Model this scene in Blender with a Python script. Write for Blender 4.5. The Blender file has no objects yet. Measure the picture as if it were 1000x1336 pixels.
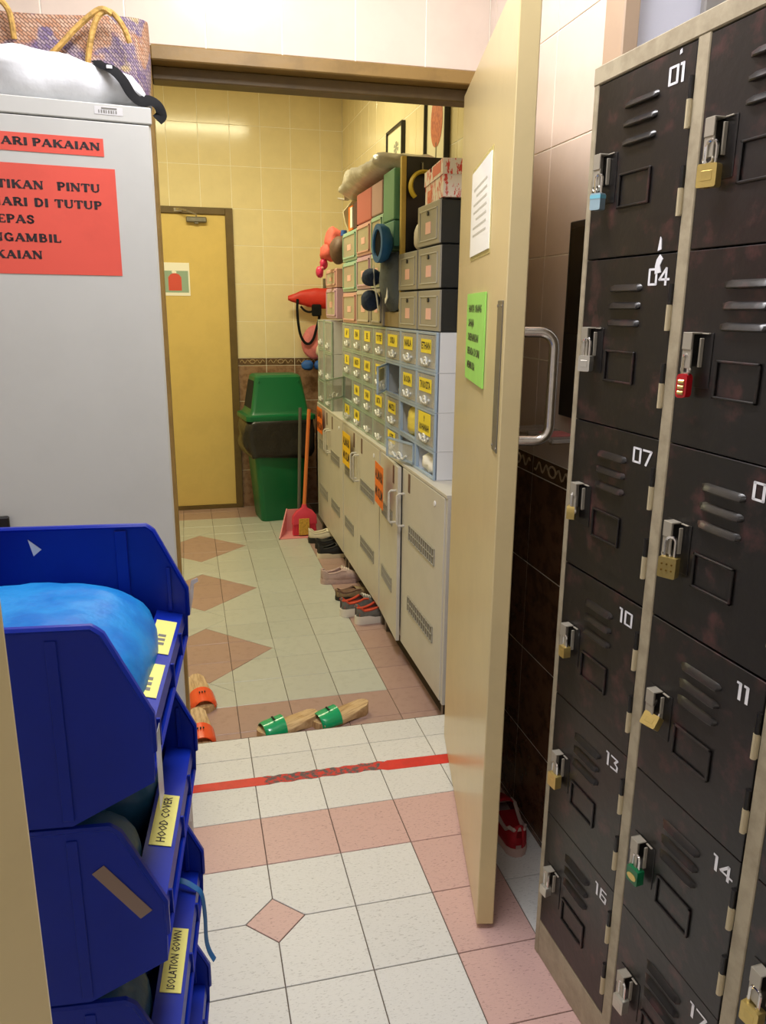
import bpy, bmesh, math, random
from mathutils import Vector, Matrix, noise
random.seed(7)
R = math.radians
PI = math.pi
SC = bpy.context.scene
COL = SC.collection

# ------------------------------------------------------------------ camera
F_PX, PITCH, YAW, ROLL, CAM_H = 1015.98, R(14.6886), R(14.0158), R(0.5165), 1.444
fw = Vector((math.sin(YAW)*math.cos(PITCH), math.cos(YAW)*math.cos(PITCH), -math.sin(PITCH)))
rt = Vector((math.cos(YAW), -math.sin(YAW), 0))
up = rt.cross(fw)
cr = rt*math.cos(ROLL) + up*math.sin(ROLL)
cu = -rt*math.sin(ROLL) + up*math.cos(ROLL)
cam = bpy.data.cameras.new('camera')
cam.sensor_fit = 'HORIZONTAL'
cam.sensor_width = 36
cam.lens = 36*F_PX/1000
cam.clip_start = 0.02
cam_o = bpy.data.objects.new('camera', cam)
COL.objects.link(cam_o)
m3 = Matrix((cr, cu, -fw)).transposed()
cam_o.matrix_world = Matrix.Translation((0, 0, CAM_H)) @ m3.to_4x4()
SC.camera = cam_o

# ------------------------------------------------------------------ world, exposure
w = bpy.data.worlds.new('world'); SC.world = w; w.use_nodes = True
w.node_tree.nodes['Background'].inputs[0].default_value = (1, 1, 1, 1)
w.node_tree.nodes['Background'].inputs[1].default_value = 0.02
SC.view_settings.view_transform = 'Standard'
SC.view_settings.look = 'None'
SC.view_settings.exposure = 0.07
SC.view_settings.gamma = 1.0
SC.view_settings.use_curve_mapping = False
FRONT_CEIL, REAR_CEIL = 2.75, 3.0
# (name, place, length along x, length along y, watts, colour)
LAMPS = [('front', 'nearer the doorway', (0.22, 1.36, FRONT_CEIL), 0.30, 0.90, 28, (0.98, 0.965, 1.0)),
         ('front', 'behind the camera', (-0.60, -0.80, FRONT_CEIL), 0.90, 0.14, 9, (0.98, 0.965, 1.0)),
         ('rear', 'over the tiled floor', (0.0, 4.45, REAR_CEIL), 1.2, 0.14, 38, (1.0, 0.93, 0.60))]

# ------------------------------------------------------------------ helpers
def lin(c):
    c = c/255
    return c/12.92 if c <= 0.04045 else ((c+0.055)/1.055)**2.4
def rgb(r, g, b): return (lin(r), lin(g), lin(b), 1)

MATS = {}
def mat(name, c, rough=0.5, metal=0.0, var=0.0, scale=8.0, c2=None, lo=0.45, hi=0.6, rnd=0.0, bump=0.0, bscale=60, coat=0.0, spec=0.5,
        alpha=1.0, trans=0.0, emit=0.0, stretch=None, sub=0.0):
    if name in MATS: return MATS[name]
    m = bpy.data.materials.new(name); MATS[name] = m
    m.use_nodes = True
    nt = m.node_tree; b = nt.nodes['Principled BSDF']
    I = b.inputs
    I['Base Color'].default_value = c
    I['Roughness'].default_value = rough
    I['Metallic'].default_value = metal
    I['Specular IOR Level'].default_value = spec
    I['Coat Weight'].default_value = coat
    I['Coat Roughness'].default_value = 0.08
    I['Alpha'].default_value = alpha
    I['Transmission Weight'].default_value = trans
    if emit:
        I['Emission Color'].default_value = c; I['Emission Strength'].default_value = emit
    if var or c2 or rnd or bump:
        tc = nt.nodes.new('ShaderNodeTexCoord'); oi = nt.nodes.new('ShaderNodeObjectInfo')
        ad = nt.nodes.new('ShaderNodeVectorMath'); ad.operation = 'MULTIPLY_ADD'
        nt.links.new(oi.outputs['Random'], ad.inputs[0]); ad.inputs[1].default_value = (37, 19, 53)
        nt.links.new(tc.outputs['Object'], ad.inputs[2])
        vec = ad.outputs[0]
        if stretch:
            mp = nt.nodes.new('ShaderNodeMapping'); mp.inputs['Scale'].default_value = stretch[:3]
            if len(stretch) > 3: mp.inputs['Rotation'].default_value = (0, 0, stretch[3])
            nt.links.new(vec, mp.inputs['Vector']); vec = mp.outputs[0]
        src = None
        if var or c2:
            nz = nt.nodes.new('ShaderNodeTexNoise'); nz.inputs['Scale'].default_value = scale; nz.inputs['Detail'].default_value = 6
            nz.inputs['Roughness'].default_value = 0.65
            nt.links.new(vec, nz.inputs['Vector'])
            rp = nt.nodes.new('ShaderNodeValToRGB')
            rp.color_ramp.elements[0].position = lo; rp.color_ramp.elements[1].position = hi
            rp.color_ramp.elements[0].color = c
            rp.color_ramp.elements[1].color = c2 if c2 else tuple(min(1, x*(1-var)) for x in c[:3])+(1,)
            nt.links.new(nz.outputs[0], rp.inputs[0]); src = rp.outputs[0]
        if rnd:
            hs = nt.nodes.new('ShaderNodeHueSaturation')
            if src: nt.links.new(src, hs.inputs['Color'])
            else: hs.inputs['Color'].default_value = c
            mr = nt.nodes.new('ShaderNodeMapRange'); mr.inputs[3].default_value = 1-rnd; mr.inputs[4].default_value = 1+rnd
            nt.links.new(oi.outputs['Random'], mr.inputs[0]); nt.links.new(mr.outputs[0], hs.inputs['Value'])
            src = hs.outputs[0]
        if src: nt.links.new(src, I['Base Color'])
        if bump:
            n2 = nt.nodes.new('ShaderNodeTexNoise'); n2.inputs['Scale'].default_value = bscale; n2.inputs['Detail'].default_value = 4
            nt.links.new(vec, n2.inputs['Vector'])
            bp = nt.nodes.new('ShaderNodeBump'); bp.inputs['Strength'].default_value = bump; bp.inputs['Distance'].default_value = 0.01
            nt.links.new(n2.outputs[0], bp.inputs['Height']); nt.links.new(bp.outputs[0], I['Normal'])
    return m

class B:
    """collects shapes into one mesh"""
    def __init__(s): s.bm = bmesh.new()
    def _x(s, vs, M):
        if M is not None: bmesh.ops.transform(s.bm, matrix=M, verts=vs)
    def box(s, x0, x1, y0, y1, z0, z1, bev=0.0, M=None):
        r = bmesh.ops.create_cube(s.bm, size=1.0); vs = r['verts']
        for v in vs:
            v.co = Vector((x0 if v.co.x < 0 else x1, y0 if v.co.y < 0 else y1, z0 if v.co.z < 0 else z1))
        if bev:
            es = list({e for v in vs for e in v.link_edges})
            r2 = bmesh.ops.bevel(s.bm, geom=es, offset=bev, segments=1, affect='EDGES', profile=0.5)
            vs = list({v for f in r2['faces'] for v in f.verts})
        s._x(vs, M); return s
    def loft(s, rings, closed=True, cap0=True, cap1=True, M=None):
        vv = [[s.bm.verts.new(Vector(p)) for p in r] for r in rings]
        n = len(rings[0])
        for a, b in zip(vv, vv[1:]):
            for i in range(n if closed else n-1):
                j = (i+1) % n
                try: s.bm.faces.new((a[i], a[j], b[j], b[i]))
                except ValueError: pass
        if closed and cap0: s.bm.faces.new(list(reversed(vv[0])))
        if closed and cap1: s.bm.faces.new(vv[-1])
        s._x([v for r in vv for v in r], M); return s
    def prism(s, poly, a, b, axis='z', M=None):
        f = {'z': lambda p, h: (p[0], p[1], h), 'y': lambda p, h: (p[0], h, p[1]), 'x': lambda p, h: (h, p[0], p[1])}[axis]
        return s.loft([[f(p, a) for p in poly], [f(p, b) for p in poly]], M=M)
    def cyl(s, p0, p1, r0, r1=None, n=12, M=None):
        p0, p1 = Vector(p0), Vector(p1); r1 = r0 if r1 is None else r1
        d = (p1-p0).normalized(); a = d.orthogonal().normalized(); b = d.cross(a)
        ring = lambda p, r: [p + (a*math.cos(2*PI*i/n) + b*math.sin(2*PI*i/n))*r for i in range(n)]
        return s.loft([ring(p0, r0), ring(p1, r1)], M=M)
    def tube(s, pts, r, n=8, M=None, flat=None, closed=False):
        pts = [Vector(p) for p in pts]; rings = []
        N = len(pts); a = None
        for i, p in enumerate(pts):
            if closed: t = pts[(i+1) % N]-pts[i-1]
            else: t = pts[min(i+1, N-1)]-pts[max(i-1, 0)]
            t.normalize()
            if a is None: a = t.orthogonal().normalized() if flat is None else (Vector(flat)-t*t.dot(Vector(flat))).normalized()
            else: a = (a - t*a.dot(t)).normalized()
            if flat is not None: a = (Vector(flat)-t*t.dot(Vector(flat))).normalized()
            b = t.cross(a)
            ra, rb = (r if isinstance(r, tuple) else (r, r))
            rings.append([p + a*math.cos(2*PI*k/n)*ra + b*math.sin(2*PI*k/n)*rb for k in range(n)])
        if closed: rings.append(rings[0]); return s.loft(rings, cap0=False, cap1=False, M=M)
        return s.loft(rings, M=M)
    def blob(s, c, size, e=(2.5, 2.5), amp=0.0, freq=6, seed=0, nu=28, nv=18, M=None, zmin=None):
        c = Vector(c); rings = []
        def pw(x, q): return math.copysign(abs(x)**q, x)
        for i in range(nv+1):
            ph = -PI/2 + PI*i/nv*0.999 + 0.0005; ring = []
            for k in range(nu):
                th = 2*PI*k/nu
                p = Vector((pw(math.cos(ph), 2/e[1])*pw(math.cos(th), 2/e[0])*size[0], pw(math.cos(ph), 2/e[1])*pw(math.sin(th), 2/e[0])*size[1], pw(math.sin(ph), 2/e[1])*size[2]))
                if amp:
                    q = p*freq + Vector((seed*3.1, seed*1.7, seed*5.3))
                    p = p*(1 + amp*(noise.noise(q) + 0.5*noise.noise(q*2.3)) / max(0.3, p.length/max(size)))
                p += c
                if zmin is not None and p.z < zmin: p.z = zmin + (p.z-zmin)*0.02
                ring.append(p)
            rings.append(ring)
        return s.loft(rings, M=M)
    def quad(s, *pts, M=None):
        vs = [s.bm.verts.new(Vector(p)) for p in pts]; s.bm.faces.new(vs); s._x(vs, M); return s
    def build(s, name, m, parent=None, smooth=True, loc=None, rot=None, sharp=0.6):
        bmesh.ops.recalc_face_normals(s.bm, faces=s.bm.faces[:])
        me = bpy.data.meshes.new(name); s.bm.to_mesh(me); s.bm.free()
        me.materials.append(m)
        if smooth and len(me.polygons):
            me.polygons.foreach_set('use_smooth', [True]*len(me.polygons)); me.set_sharp_from_angle(angle=sharp)
        return link(name, me, parent, loc, rot)

def link(name, data, parent=None, loc=None, rot=None):
    o = bpy.data.objects.new(name, data); COL.objects.link(o)
    if parent is not None: o.parent = parent
    if loc is not None: o.location = loc
    if rot is not None: o.rotation_euler = rot
    return o
def thing(name, label, cat, loc=(0, 0, 0), rotz=0.0, group=None, rot=None):
    o = bpy.data.objects.new(name, None); COL.objects.link(o)
    o.empty_display_size = 0.05
    o.location = loc; o.rotation_euler = rot if rot else (0, 0, rotz)
    return tag(o, label, cat, group)
def tag(o, label, cat, group=None):
    o['label'] = label; o['category'] = cat
    if group: o['group'] = group
    return o
def struct(o, label=None):
    o['kind'] = 'structure'
    if label: o['label'] = label
    return o
def copy_tree(o, parent=None):
    c = o.copy(); COL.objects.link(c)
    if parent is not None: c.parent = parent
    for ch in [x for x in o.children]: copy_tree(ch, c)
    return c
def arc(cx, cy, r, a0, a1, n=8, ry=None):
    ry = r if ry is None else ry
    return [(cx+r*math.cos(R(a0+(a1-a0)*i/n)), cy+ry*math.sin(R(a0+(a1-a0)*i/n))) for i in range(n+1)]
def rrect(x0, x1, y0, y1, r, n=4):
    return arc(x1-r, y1-r, r, 0, 90, n)+arc(x0+r, y1-r, r, 90, 180, n)+arc(x0+r, y0+r, r, 180, 270, n)+arc(x1-r, y0+r, r, 270, 360, n)

# ---- lettering: stroke glyphs (slab serif and plain) and the built-in font
def SER(*xs): return [([(x-0.13, y), (x+0.13, y)], 0.09) for x, y in xs]
TK, TN = 0.2, 0.1
def serif_glyphs():
    g = {}
    st = lambda x: ([(x, 0.0), (x, 1.0)], TK)
    g['A'] = (0.95, [([(0.1, 0), (0.45, 1)], TN), ([(0.43, 1), (0.78, 0)], TK), ([(0.2, 0.32), (0.65, 0.32)], TN)]+SER((0.12, 0.04), (0.8, 0.04)))
    g['I'] = (0.42, [st(0.2)]+SER((0.2, 0.04), (0.2, 0.96)))
    bowl = [(0.2, 0.95), (0.48, 0.95), (0.62, 0.86), (0.66, 0.72), (0.6, 0.56), (0.46, 0.48), (0.2, 0.48)]
    g['P'] = (0.8, [st(0.2), (bowl, 0.14)]+SER((0.2, 0.04), (0.15, 0.96)))
    g['R'] = (0.92, [st(0.2), (bowl, 0.14), ([(0.45, 0.5), (0.76, 0.02)], TK)]+SER((0.2, 0.04), (0.15, 0.96), (0.8, 0.04)))
    g['K'] = (0.95, [st(0.2), ([(0.26, 0.42), (0.72, 0.98)], TN), ([(0.42, 0.58), (0.76, 0.02)], TK)]+SER((0.2, 0.04), (0.2, 0.96), (0.74, 0.96), (0.8, 0.04)))
    g['N'] = (0.98, [([(0.16, 0), (0.16, 1)], TN), ([(0.16, 0.98), (0.76, 0.02)], TK), ([(0.76, 0), (0.76, 1)], TN)]+SER((0.16, 0.04), (0.12, 0.96), (0.76, 0.96)))
    g['T'] = (0.82, [([(0.4, 0), (0.4, 1)], TK), ([(0.03, 0.95), (0.77, 0.95)], 0.1), ([(0.06, 0.98), (0.06, 0.72)], 0.09), ([(0.74, 0.98), (0.74, 0.72)], 0.09)]+SER((0.4, 0.04)))
    g['U'] = (0.95, [([(0.2, 1), (0.2, 0.28)], TK), ([(0.2, 0.3), (0.26, 0.12), (0.46, 0.05), (0.66, 0.12), (0.74, 0.3), (0.74, 1)], 0.12)]+SER((0.2, 0.96), (0.74, 0.96)))
    g['D'] = (0.92, [st(0.2), ([(0.18, 0.95), (0.42, 0.95), (0.66, 0.8), (0.74, 0.5), (0.66, 0.2), (0.42, 0.05), (0.18, 0.05)], 0.15)])
    g['E'] = (0.8, [st(0.2), ([(0.1, 0.95), (0.68, 0.95)], 0.1), ([(0.2, 0.5), (0.56, 0.5)], 0.1), ([(0.1, 0.05), (0.7, 0.05)], 0.1), ([(0.66, 0.98), (0.66, 0.75)], 0.08), ([(0.69, 0.02), (0.69, 0.28)], 0.08)])
    g['L'] = (0.76, [st(0.2), ([(0.1, 0.05), (0.68, 0.05)], 0.1), ([(0.66, 0.02), (0.66, 0.3)], 0.09)]+SER((0.2, 0.96)))
    g['S'] = (0.76, [([(0.6, 0.74), (0.52, 0.9), (0.36, 0.95), (0.2, 0.86), (0.17, 0.7), (0.3, 0.57), (0.5, 0.45), (0.6, 0.3), (0.55, 0.13), (0.36, 0.05), (0.2, 0.1), (0.12, 0.27)], 0.15)])
    g['G'] = (0.95, [([(0.7, 0.75), (0.6, 0.9), (0.43, 0.95), (0.24, 0.84), (0.15, 0.6), (0.16, 0.36), (0.27, 0.13), (0.46, 0.05), (0.64, 0.12), (0.72, 0.25)], 0.15), ([(0.72, 0.0), (0.72, 0.42)], 0.16), ([(0.5, 0.4), (0.84, 0.4)], 0.09)])
    g['M'] = (1.15, [([(0.16, 0), (0.16, 1)], TN), ([(0.18, 0.98), (0.52, 0.05)], TK), ([(0.52, 0.05), (0.86, 0.98)], TN), ([(0.88, 0), (0.88, 1)], TK)]+SER((0.16, 0.04), (0.9, 0.04), (0.12, 0.96), (0.92, 0.96)))
    g['B'] = (0.88, [st(0.2), ([(0.15, 0.95), (0.45, 0.95), (0.6, 0.85), (0.6, 0.65), (0.45, 0.53), (0.2, 0.53)], 0.13), ([(0.45, 0.53), (0.65, 0.42), (0.67, 0.2), (0.5, 0.05), (0.15, 0.05)], 0.14)])
    return g
GS = serif_glyphs()
DG = {'0': (0.72, [([(0.1, 0.95), (0.56, 0.95), (0.56, 0.05), (0.1, 0.05), (0.1, 0.95)], 0.13)]),
      '1': (0.36, [([(0.02, 0.95), (0.16, 0.95), (0.16, 0.0)], 0.14)]),
      '2': (0.7, [([(0.06, 0.95), (0.54, 0.95), (0.56, 0.6), (0.1, 0.3), (0.08, 0.05), (0.6, 0.05)], 0.13)]),
      '3': (0.7, [([(0.06, 0.95), (0.56, 0.95), (0.34, 0.58), (0.56, 0.45), (0.54, 0.1), (0.06, 0.05)], 0.13)]),
      '4': (0.76, [([(0.46, 0.0), (0.46, 0.97), (0.06, 0.32), (0.66, 0.32)], 0.13)]),
      '5': (0.7, [([(0.56, 0.95), (0.12, 0.95), (0.1, 0.58), (0.5, 0.58), (0.56, 0.3), (0.5, 0.05), (0.06, 0.05)], 0.13)]),
      '6': (0.72, [([(0.56, 0.95), (0.14, 0.93), (0.1, 0.08), (0.52, 0.05), (0.56, 0.5), (0.14, 0.52)], 0.13)]),
      '7': (0.7, [([(0.04, 0.95), (0.58, 0.95), (0.26, 0.0)], 0.13)]),
      '8': (0.72, [([(0.12, 0.95), (0.54, 0.95), (0.54, 0.52), (0.1, 0.52), (0.1, 0.05), (0.56, 0.05), (0.56, 0.52), (0.12, 0.52), (0.12, 0.95)], 0.13)]),
      '9': (0.72, [([(0.56, 0.52), (0.12, 0.52), (0.12, 0.95), (0.56, 0.95), (0.56, 0.05)], 0.13)])}
def strokes(b, text, glyphs, size, M, align='l', xs=1.0, space=0.5, wt=1.0):
    """lay glyph strokes as flat quads in the xy plane of M"""
    W = sum(glyphs[c][0] if c != ' ' else space for c in text)*size*xs
    x = {'l': 0, 'r': -W, 'c': -W/2}[align]
    for c in text:
        if c == ' ': x += space*size*xs; continue
        adv, sts = glyphs[c]
        for pts, wd in sts:
            wd *= wt
            for (x0, y0), (x1, y1) in zip(pts, pts[1:]):
                d = Vector((x1-x0, y1-y0)); L = d.length; d /= L; nrm = Vector((-d.y, d.x))*wd/2
                e = d*wd*0.3 if len(pts) > 2 else Vector((0, 0))
                q = [Vector((x0, y0))-e+nrm, Vector((x0, y0))-e-nrm, Vector((x1, y1))+e-nrm, Vector((x1, y1))+e+nrm]
                b.quad(*[(x+p.x*size*xs, p.y*size, 0) for p in q], M=M)
        x += adv*size*xs
def text_part(s, size, m, parent, M, align='CENTER', xs=1.0, name='lettering', bold=0.0, lines=1.0):
    cu_ = bpy.data.curves.new('txt', 'FONT'); cu_.body = s; cu_.size = size; cu_.align_x = align; cu_.align_y = 'CENTER'; cu_.resolution_u = 1
    cu_.offset = bold*size; cu_.space_line = lines
    t = bpy.data.objects.new('txt', cu_); COL.objects.link(t)
    me = bpy.data.meshes.new_from_object(t.evaluated_get(bpy.context.evaluated_depsgraph_get()))
    bpy.data.objects.remove(t); bpy.data.curves.remove(cu_)
    me.transform(M @ Matrix.Diagonal((xs, 1, 1, 1)))
    me.materials.clear(); me.materials.append(m)
    return link(name, me, parent)
def axes(o, x, y):
    """matrix with origin o, local x and y along the given vectors"""
    x = Vector(x).normalized(); y = Vector(y).normalized(); z = x.cross(y)
    M = Matrix((x, y, z)).transposed().to_4x4(); M.translation = Vector(o); return M

# ------------------------------------------------------------------ materials
M_grout = mat('grout_pale', rgb(250, 244, 230), 0.9)
M_groutd = mat('grout_dark', rgb(96, 84, 72), 0.9)
M_fwhite = mat('floor_tile_white', rgb(218, 217, 213), 0.38, c2=rgb(176, 174, 170), scale=95, lo=0.56, hi=0.68, rnd=0.03, stretch=(1, 3.2, 1, 0.7), bump=0.12, bscale=90)
M_fpink = mat('floor_tile_pink', rgb(204, 168, 160), 0.38, c2=rgb(160, 126, 120), scale=95, lo=0.56, hi=0.68, rnd=0.03, stretch=(1, 3.2, 1, 0.7), bump=0.12, bscale=90)
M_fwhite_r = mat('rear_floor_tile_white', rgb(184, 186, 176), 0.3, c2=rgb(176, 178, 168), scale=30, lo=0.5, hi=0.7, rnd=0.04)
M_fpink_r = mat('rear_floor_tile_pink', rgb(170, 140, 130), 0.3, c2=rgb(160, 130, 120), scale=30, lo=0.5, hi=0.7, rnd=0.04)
M_wcream = mat('wall_tile_cream', rgb(232, 214, 198), 0.16, var=0.05, scale=9, lo=0.4, hi=0.65, rnd=0.012, bump=0.05, bscale=7)
M_wcream_r = mat('rear_wall_tile_cream', rgb(232, 216, 172), 0.14, var=0.05, scale=9, lo=0.4, hi=0.65, rnd=0.012, bump=0.06, bscale=6)
M_wbrown = mat('wall_tile_brown', rgb(112, 78, 56), 0.2, c2=rgb(84, 58, 42), scale=22, lo=0.45, hi=0.6, rnd=0.04)
M_wbrown_r = mat('rear_wall_tile_brown', rgb(158, 124, 98), 0.25, c2=rgb(132, 100, 76), scale=26, lo=0.45, hi=0.6, rnd=0.04)
M_border = mat('border_tile_base', rgb(112, 86, 60), 0.25, c2=rgb(90, 66, 46), scale=30)
M_motif = mat('border_motif', rgb(196, 170, 130), 0.3, var=0.2, scale=40)
M_plaster = mat('plaster_white', rgb(236, 232, 226), 0.8, var=0.03, scale=5)
M_bluewhite = mat('painted_blue_white', rgb(226, 228, 244), 0.5, var=0.02, scale=4)
M_frame = mat('frame_brown_paint', rgb(146, 116, 62), 0.42, var=0.18, scale=14, bump=0.05)
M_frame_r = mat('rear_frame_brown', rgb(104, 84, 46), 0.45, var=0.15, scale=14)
M_door = mat('door_cream_paint', rgb(216, 196, 146), 0.28, var=0.05, scale=6, bump=0.03, bscale=25)
M_dooryel = mat('door_yellow_paint', rgb(222, 194, 118), 0.35, var=0.05, scale=5)
M_steel = mat('brushed_steel', rgb(206, 200, 192), 0.24, metal=1, var=0.1, scale=40)
M_chrome = mat('chrome', rgb(215, 212, 208), 0.12, metal=1)
M_dullsteel = mat('dull_steel', rgb(140, 136, 126), 0.4, metal=0.8, var=0.15, scale=20)
M_grey = mat('cabinet_grey_paint', rgb(194, 194, 190), 0.42, var=0.03, scale=5)
M_greyc = mat('shoe_cabinet_grey', rgb(204, 200, 190), 0.4, var=0.04, scale=7)
M_vent = mat('vent_grey', rgb(168, 164, 150), 0.6)
M_ventd = mat('vent_dark', rgb(118, 114, 102), 0.8)
M_red = mat('red_paper', rgb(222, 88, 74), 0.4, var=0.06, scale=6)
M_ink = mat('black_ink', rgb(40, 30, 34), 0.6)
M_inkg = mat('grey_ink', rgb(120, 118, 112), 0.6)
M_paper = mat('white_paper', rgb(246, 244, 236), 0.6)
M_green_p = mat('green_paper', rgb(160, 226, 104), 0.55, var=0.05, scale=12)
M_orange = mat('orange_paper', rgb(240, 120, 30), 0.5)
M_yellow = mat('yellow_paper', rgb(246, 224, 60), 0.5)
M_amber = mat('amber_paper', rgb(242, 196, 28), 0.5)
M_khaki = mat('locker_khaki', rgb(172, 160, 134), 0.5, c2=rgb(148, 136, 112), scale=26, lo=0.4, hi=0.7, bump=0.06, bscale=40)
M_lock = mat('locker_scuffed_black', rgb(27, 24, 23), 0.32, c2=rgb(86, 52, 51), scale=18, lo=0.54, hi=0.78, bump=0.06, bscale=50)
M_lockd = mat('locker_gap_black', rgb(12, 10, 10), 0.9, spec=0.1)
M_blacks = mat('black_steel', rgb(24, 22, 22), 0.35)
M_cream_m = mat('hinge_cream', rgb(192, 178, 144), 0.45)
M_white_d = mat('white_vinyl', rgb(236, 236, 240), 0.5)
M_brass = mat('brass', rgb(212, 186, 112), 0.3, metal=0.7, var=0.1, scale=30)
M_brassd = mat('brass_dark', rgb(150, 116, 46), 0.35, metal=0.8)
M_silver = mat('silver_alloy', rgb(196, 192, 180), 0.35, metal=0.7)
M_icy = mat('pale_blue_metal', rgb(176, 206, 220), 0.3, metal=0.6)
M_redm = mat('red_lock_enamel', rgb(190, 22, 32), 0.25)
M_greenm = mat('green_lock_enamel', rgb(16, 104, 62), 0.3)
M_blue = mat('bin_blue_plastic', rgb(3, 38, 158), 0.4, var=0.08, scale=6, spec=0.35)
M_film = mat('blue_plastic_film', rgb(14, 112, 198), 0.42, c2=rgb(30, 138, 214), scale=9, bump=0.6, bscale=14, spec=0.3)
M_teal = mat('dark_teal_wrap', rgb(40, 92, 130), 0.4, var=0.3, scale=9, bump=0.4, bscale=18)
M_lemon = mat('pale_yellow_label', rgb(240, 232, 130), 0.5)
M_ribbon = mat('blue_ribbon', rgb(44, 110, 170), 0.5)
M_clearfilm = mat('milky_film', rgb(220, 222, 226), 0.2, alpha=0.55)
M_tape = mat('tan_tape', rgb(140, 120, 112), 0.35)
M_cloth = mat('white_cloth', rgb(222, 224, 228), 0.85, var=0.04, scale=12, bump=0.6, bscale=13)
M_strapb = mat('black_webbing', rgb(20, 20, 22), 0.8, spec=0.2)
M_rope = mat('tan_rope', rgb(206, 164, 88), 0.8, var=0.35, scale=60, bump=0.5, bscale=90)
M_bingreen = mat('bin_green_plastic', rgb(2, 102, 58), 0.38, var=0.06, scale=5)
M_liner = mat('black_bin_liner', rgb(40, 38, 36), 0.3, bump=0.9, bscale=14)
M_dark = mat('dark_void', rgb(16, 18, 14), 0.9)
M_pinkpl = mat('pink_plastic', rgb(228, 148, 150), 0.4)
M_redpl = mat('coral_red_plastic', rgb(214, 60, 84), 0.4)
M_bristle = mat('yellow_bristle', rgb(214, 170, 72), 0.9, var=0.3, scale=80)
M_polor = mat('orange_pole', rgb(214, 120, 60), 0.4)
M_polgr = mat('grey_pole', rgb(92, 92, 86), 0.4)
M_clear = mat('clear_plastic', rgb(226, 228, 224), 0.16, alpha=0.34, coat=0.3)
M_clearw = mat('milky_plastic', rgb(236, 238, 244), 0.3, alpha=0.82)
M_rimblue = mat('pale_blue_rim', rgb(176, 198, 222), 0.22, alpha=0.8)
M_rimgreen = mat('pale_green_rim', rgb(186, 206, 190), 0.22, alpha=0.75)
M_swirl = mat('white_handle', rgb(236, 238, 236), 0.25, alpha=0.85)
M_mint = mat('mint_plastic', rgb(164, 200, 176), 0.35)
M_pinkb = mat('blush_plastic', rgb(216, 166, 158), 0.35)
M_lilac = mat('lilac_plastic', rgb(206, 168, 190), 0.35)
M_win = mat('box_window_grey', rgb(176, 168, 146), 0.25)
M_winpink = mat('pink_sticker', rgb(238, 188, 176), 0.6)
M_blackbox = mat('charcoal_plastic', rgb(30, 32, 36), 0.4)
M_boxgrey = mat('grey_box_front', rgb(152, 148, 138), 0.35)
M_boxrim = mat('grey_box_rim', rgb(186, 184, 174), 0.35)
M_brownsh = mat('brown_leather', rgb(112, 82, 66), 0.6, var=0.3, scale=30)
M_wood = mat('sole_wood', rgb(204, 172, 128), 0.5, c2=rgb(170, 134, 92), scale=14, stretch=(1, 8, 1))
M_greenst = mat('green_strap', rgb(14, 168, 108), 0.22, coat=0.3)
M_orangest = mat('orange_strap', rgb(236, 84, 40), 0.22, coat=0.3)
M_blackr = mat('black_rubber', rgb(28, 28, 28), 0.6)
M_ivory = mat('ivory_leather', rgb(222, 212, 188), 0.5)
M_lilacsh = mat('lilac_fabric', rgb(198, 172, 166), 0.8, var=0.15, scale=40)
M_whitesole = mat('white_foam_sole', rgb(226, 220, 210), 0.6)
M_greysh = mat('grey_knit', rgb(112, 110, 106), 0.8, var=0.25, scale=50)
M_coral = mat('coral_lining', rgb(206, 80, 52), 0.8)
M_olive = mat('olive_leather', rgb(146, 124, 92), 0.6, var=0.25, scale=30)
M_redsh = mat('red_canvas', rgb(176, 20, 34), 0.7, var=0.15, scale=40)
M_redbag = mat('red_nylon', rgb(206, 48, 36), 0.5, var=0.2, scale=8, bump=0.3, bscale=14)
M_pinkbag = mat('pink_fabric', rgb(226, 130, 134), 0.7, var=0.2, scale=9, bump=0.3)
M_magenta = mat('magenta_satin', rgb(212, 44, 92), 0.4, var=0.25, scale=12, bump=0.3)
M_salmon = mat('salmon_fabric', rgb(228, 106, 92), 0.7, var=0.2, scale=14, bump=0.3)
M_bluefab = mat('blue_fabric', rgb(36, 92, 176), 0.6, var=0.2, scale=14)
M_greybag = mat('grey_plastic_bag', rgb(172, 164, 152), 0.3, c2=rgb(214, 206, 192), scale=10, lo=0.5, hi=0.75, bump=0.7, bscale=12)
M_denim = mat('slate_cloth', rgb(84, 94, 102), 0.6, c2=rgb(58, 66, 76), scale=9, bump=0.5, bscale=10)
M_navy = mat('navy_knit', rgb(26, 44, 78), 0.9, var=0.3, scale=60, bump=0.5, bscale=80)
M_blueslip = mat('blue_foam', rgb(20, 92, 150), 0.6, var=0.1, scale=20)
M_yelfoam = mat('yellow_foam', rgb(214, 186, 60), 0.6)
M_yelwood = mat('pale_yellow_wood', rgb(206, 176, 88), 0.5, var=0.1, scale=12)
M_boardblk = mat('board_black', rgb(28, 22, 24), 0.3, var=0.2, scale=9)
M_artbg = mat('art_print_paper', rgb(232, 222, 186), 0.4)
M_artrust = mat('rust_print', rgb(198, 112, 66), 0.6, c2=rgb(170, 84, 48), scale=60)
M_artgrey = mat('grey_print', rgb(150, 148, 130), 0.6)
M_mirror = mat('dark_mirror', rgb(40, 36, 34), 0.1, metal=0.6)
M_glass = mat('glass_shelf', rgb(206, 200, 190), 0.08, alpha=0.4)
M_tapered = mat('red_floor_tape', rgb(216, 52, 44), 0.4, var=0.12, scale=20)
M_taperes = mat('worn_tape_residue', rgb(204, 58, 48), 0.7, c2=rgb(96, 84, 84), scale=60, lo=0.44, hi=0.54)
M_hasp = mat('hasp_plate', rgb(172, 165, 150), 0.38, metal=0.35)
M_lamp = mat('lamp_diffuser', (1, 0.97, 0.93, 1), 0.4, emit=4.0)
M_lampr = mat('rear_lamp_diffuser', (1, 0.88, 0.5, 1), 0.4, emit=4.0)
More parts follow.
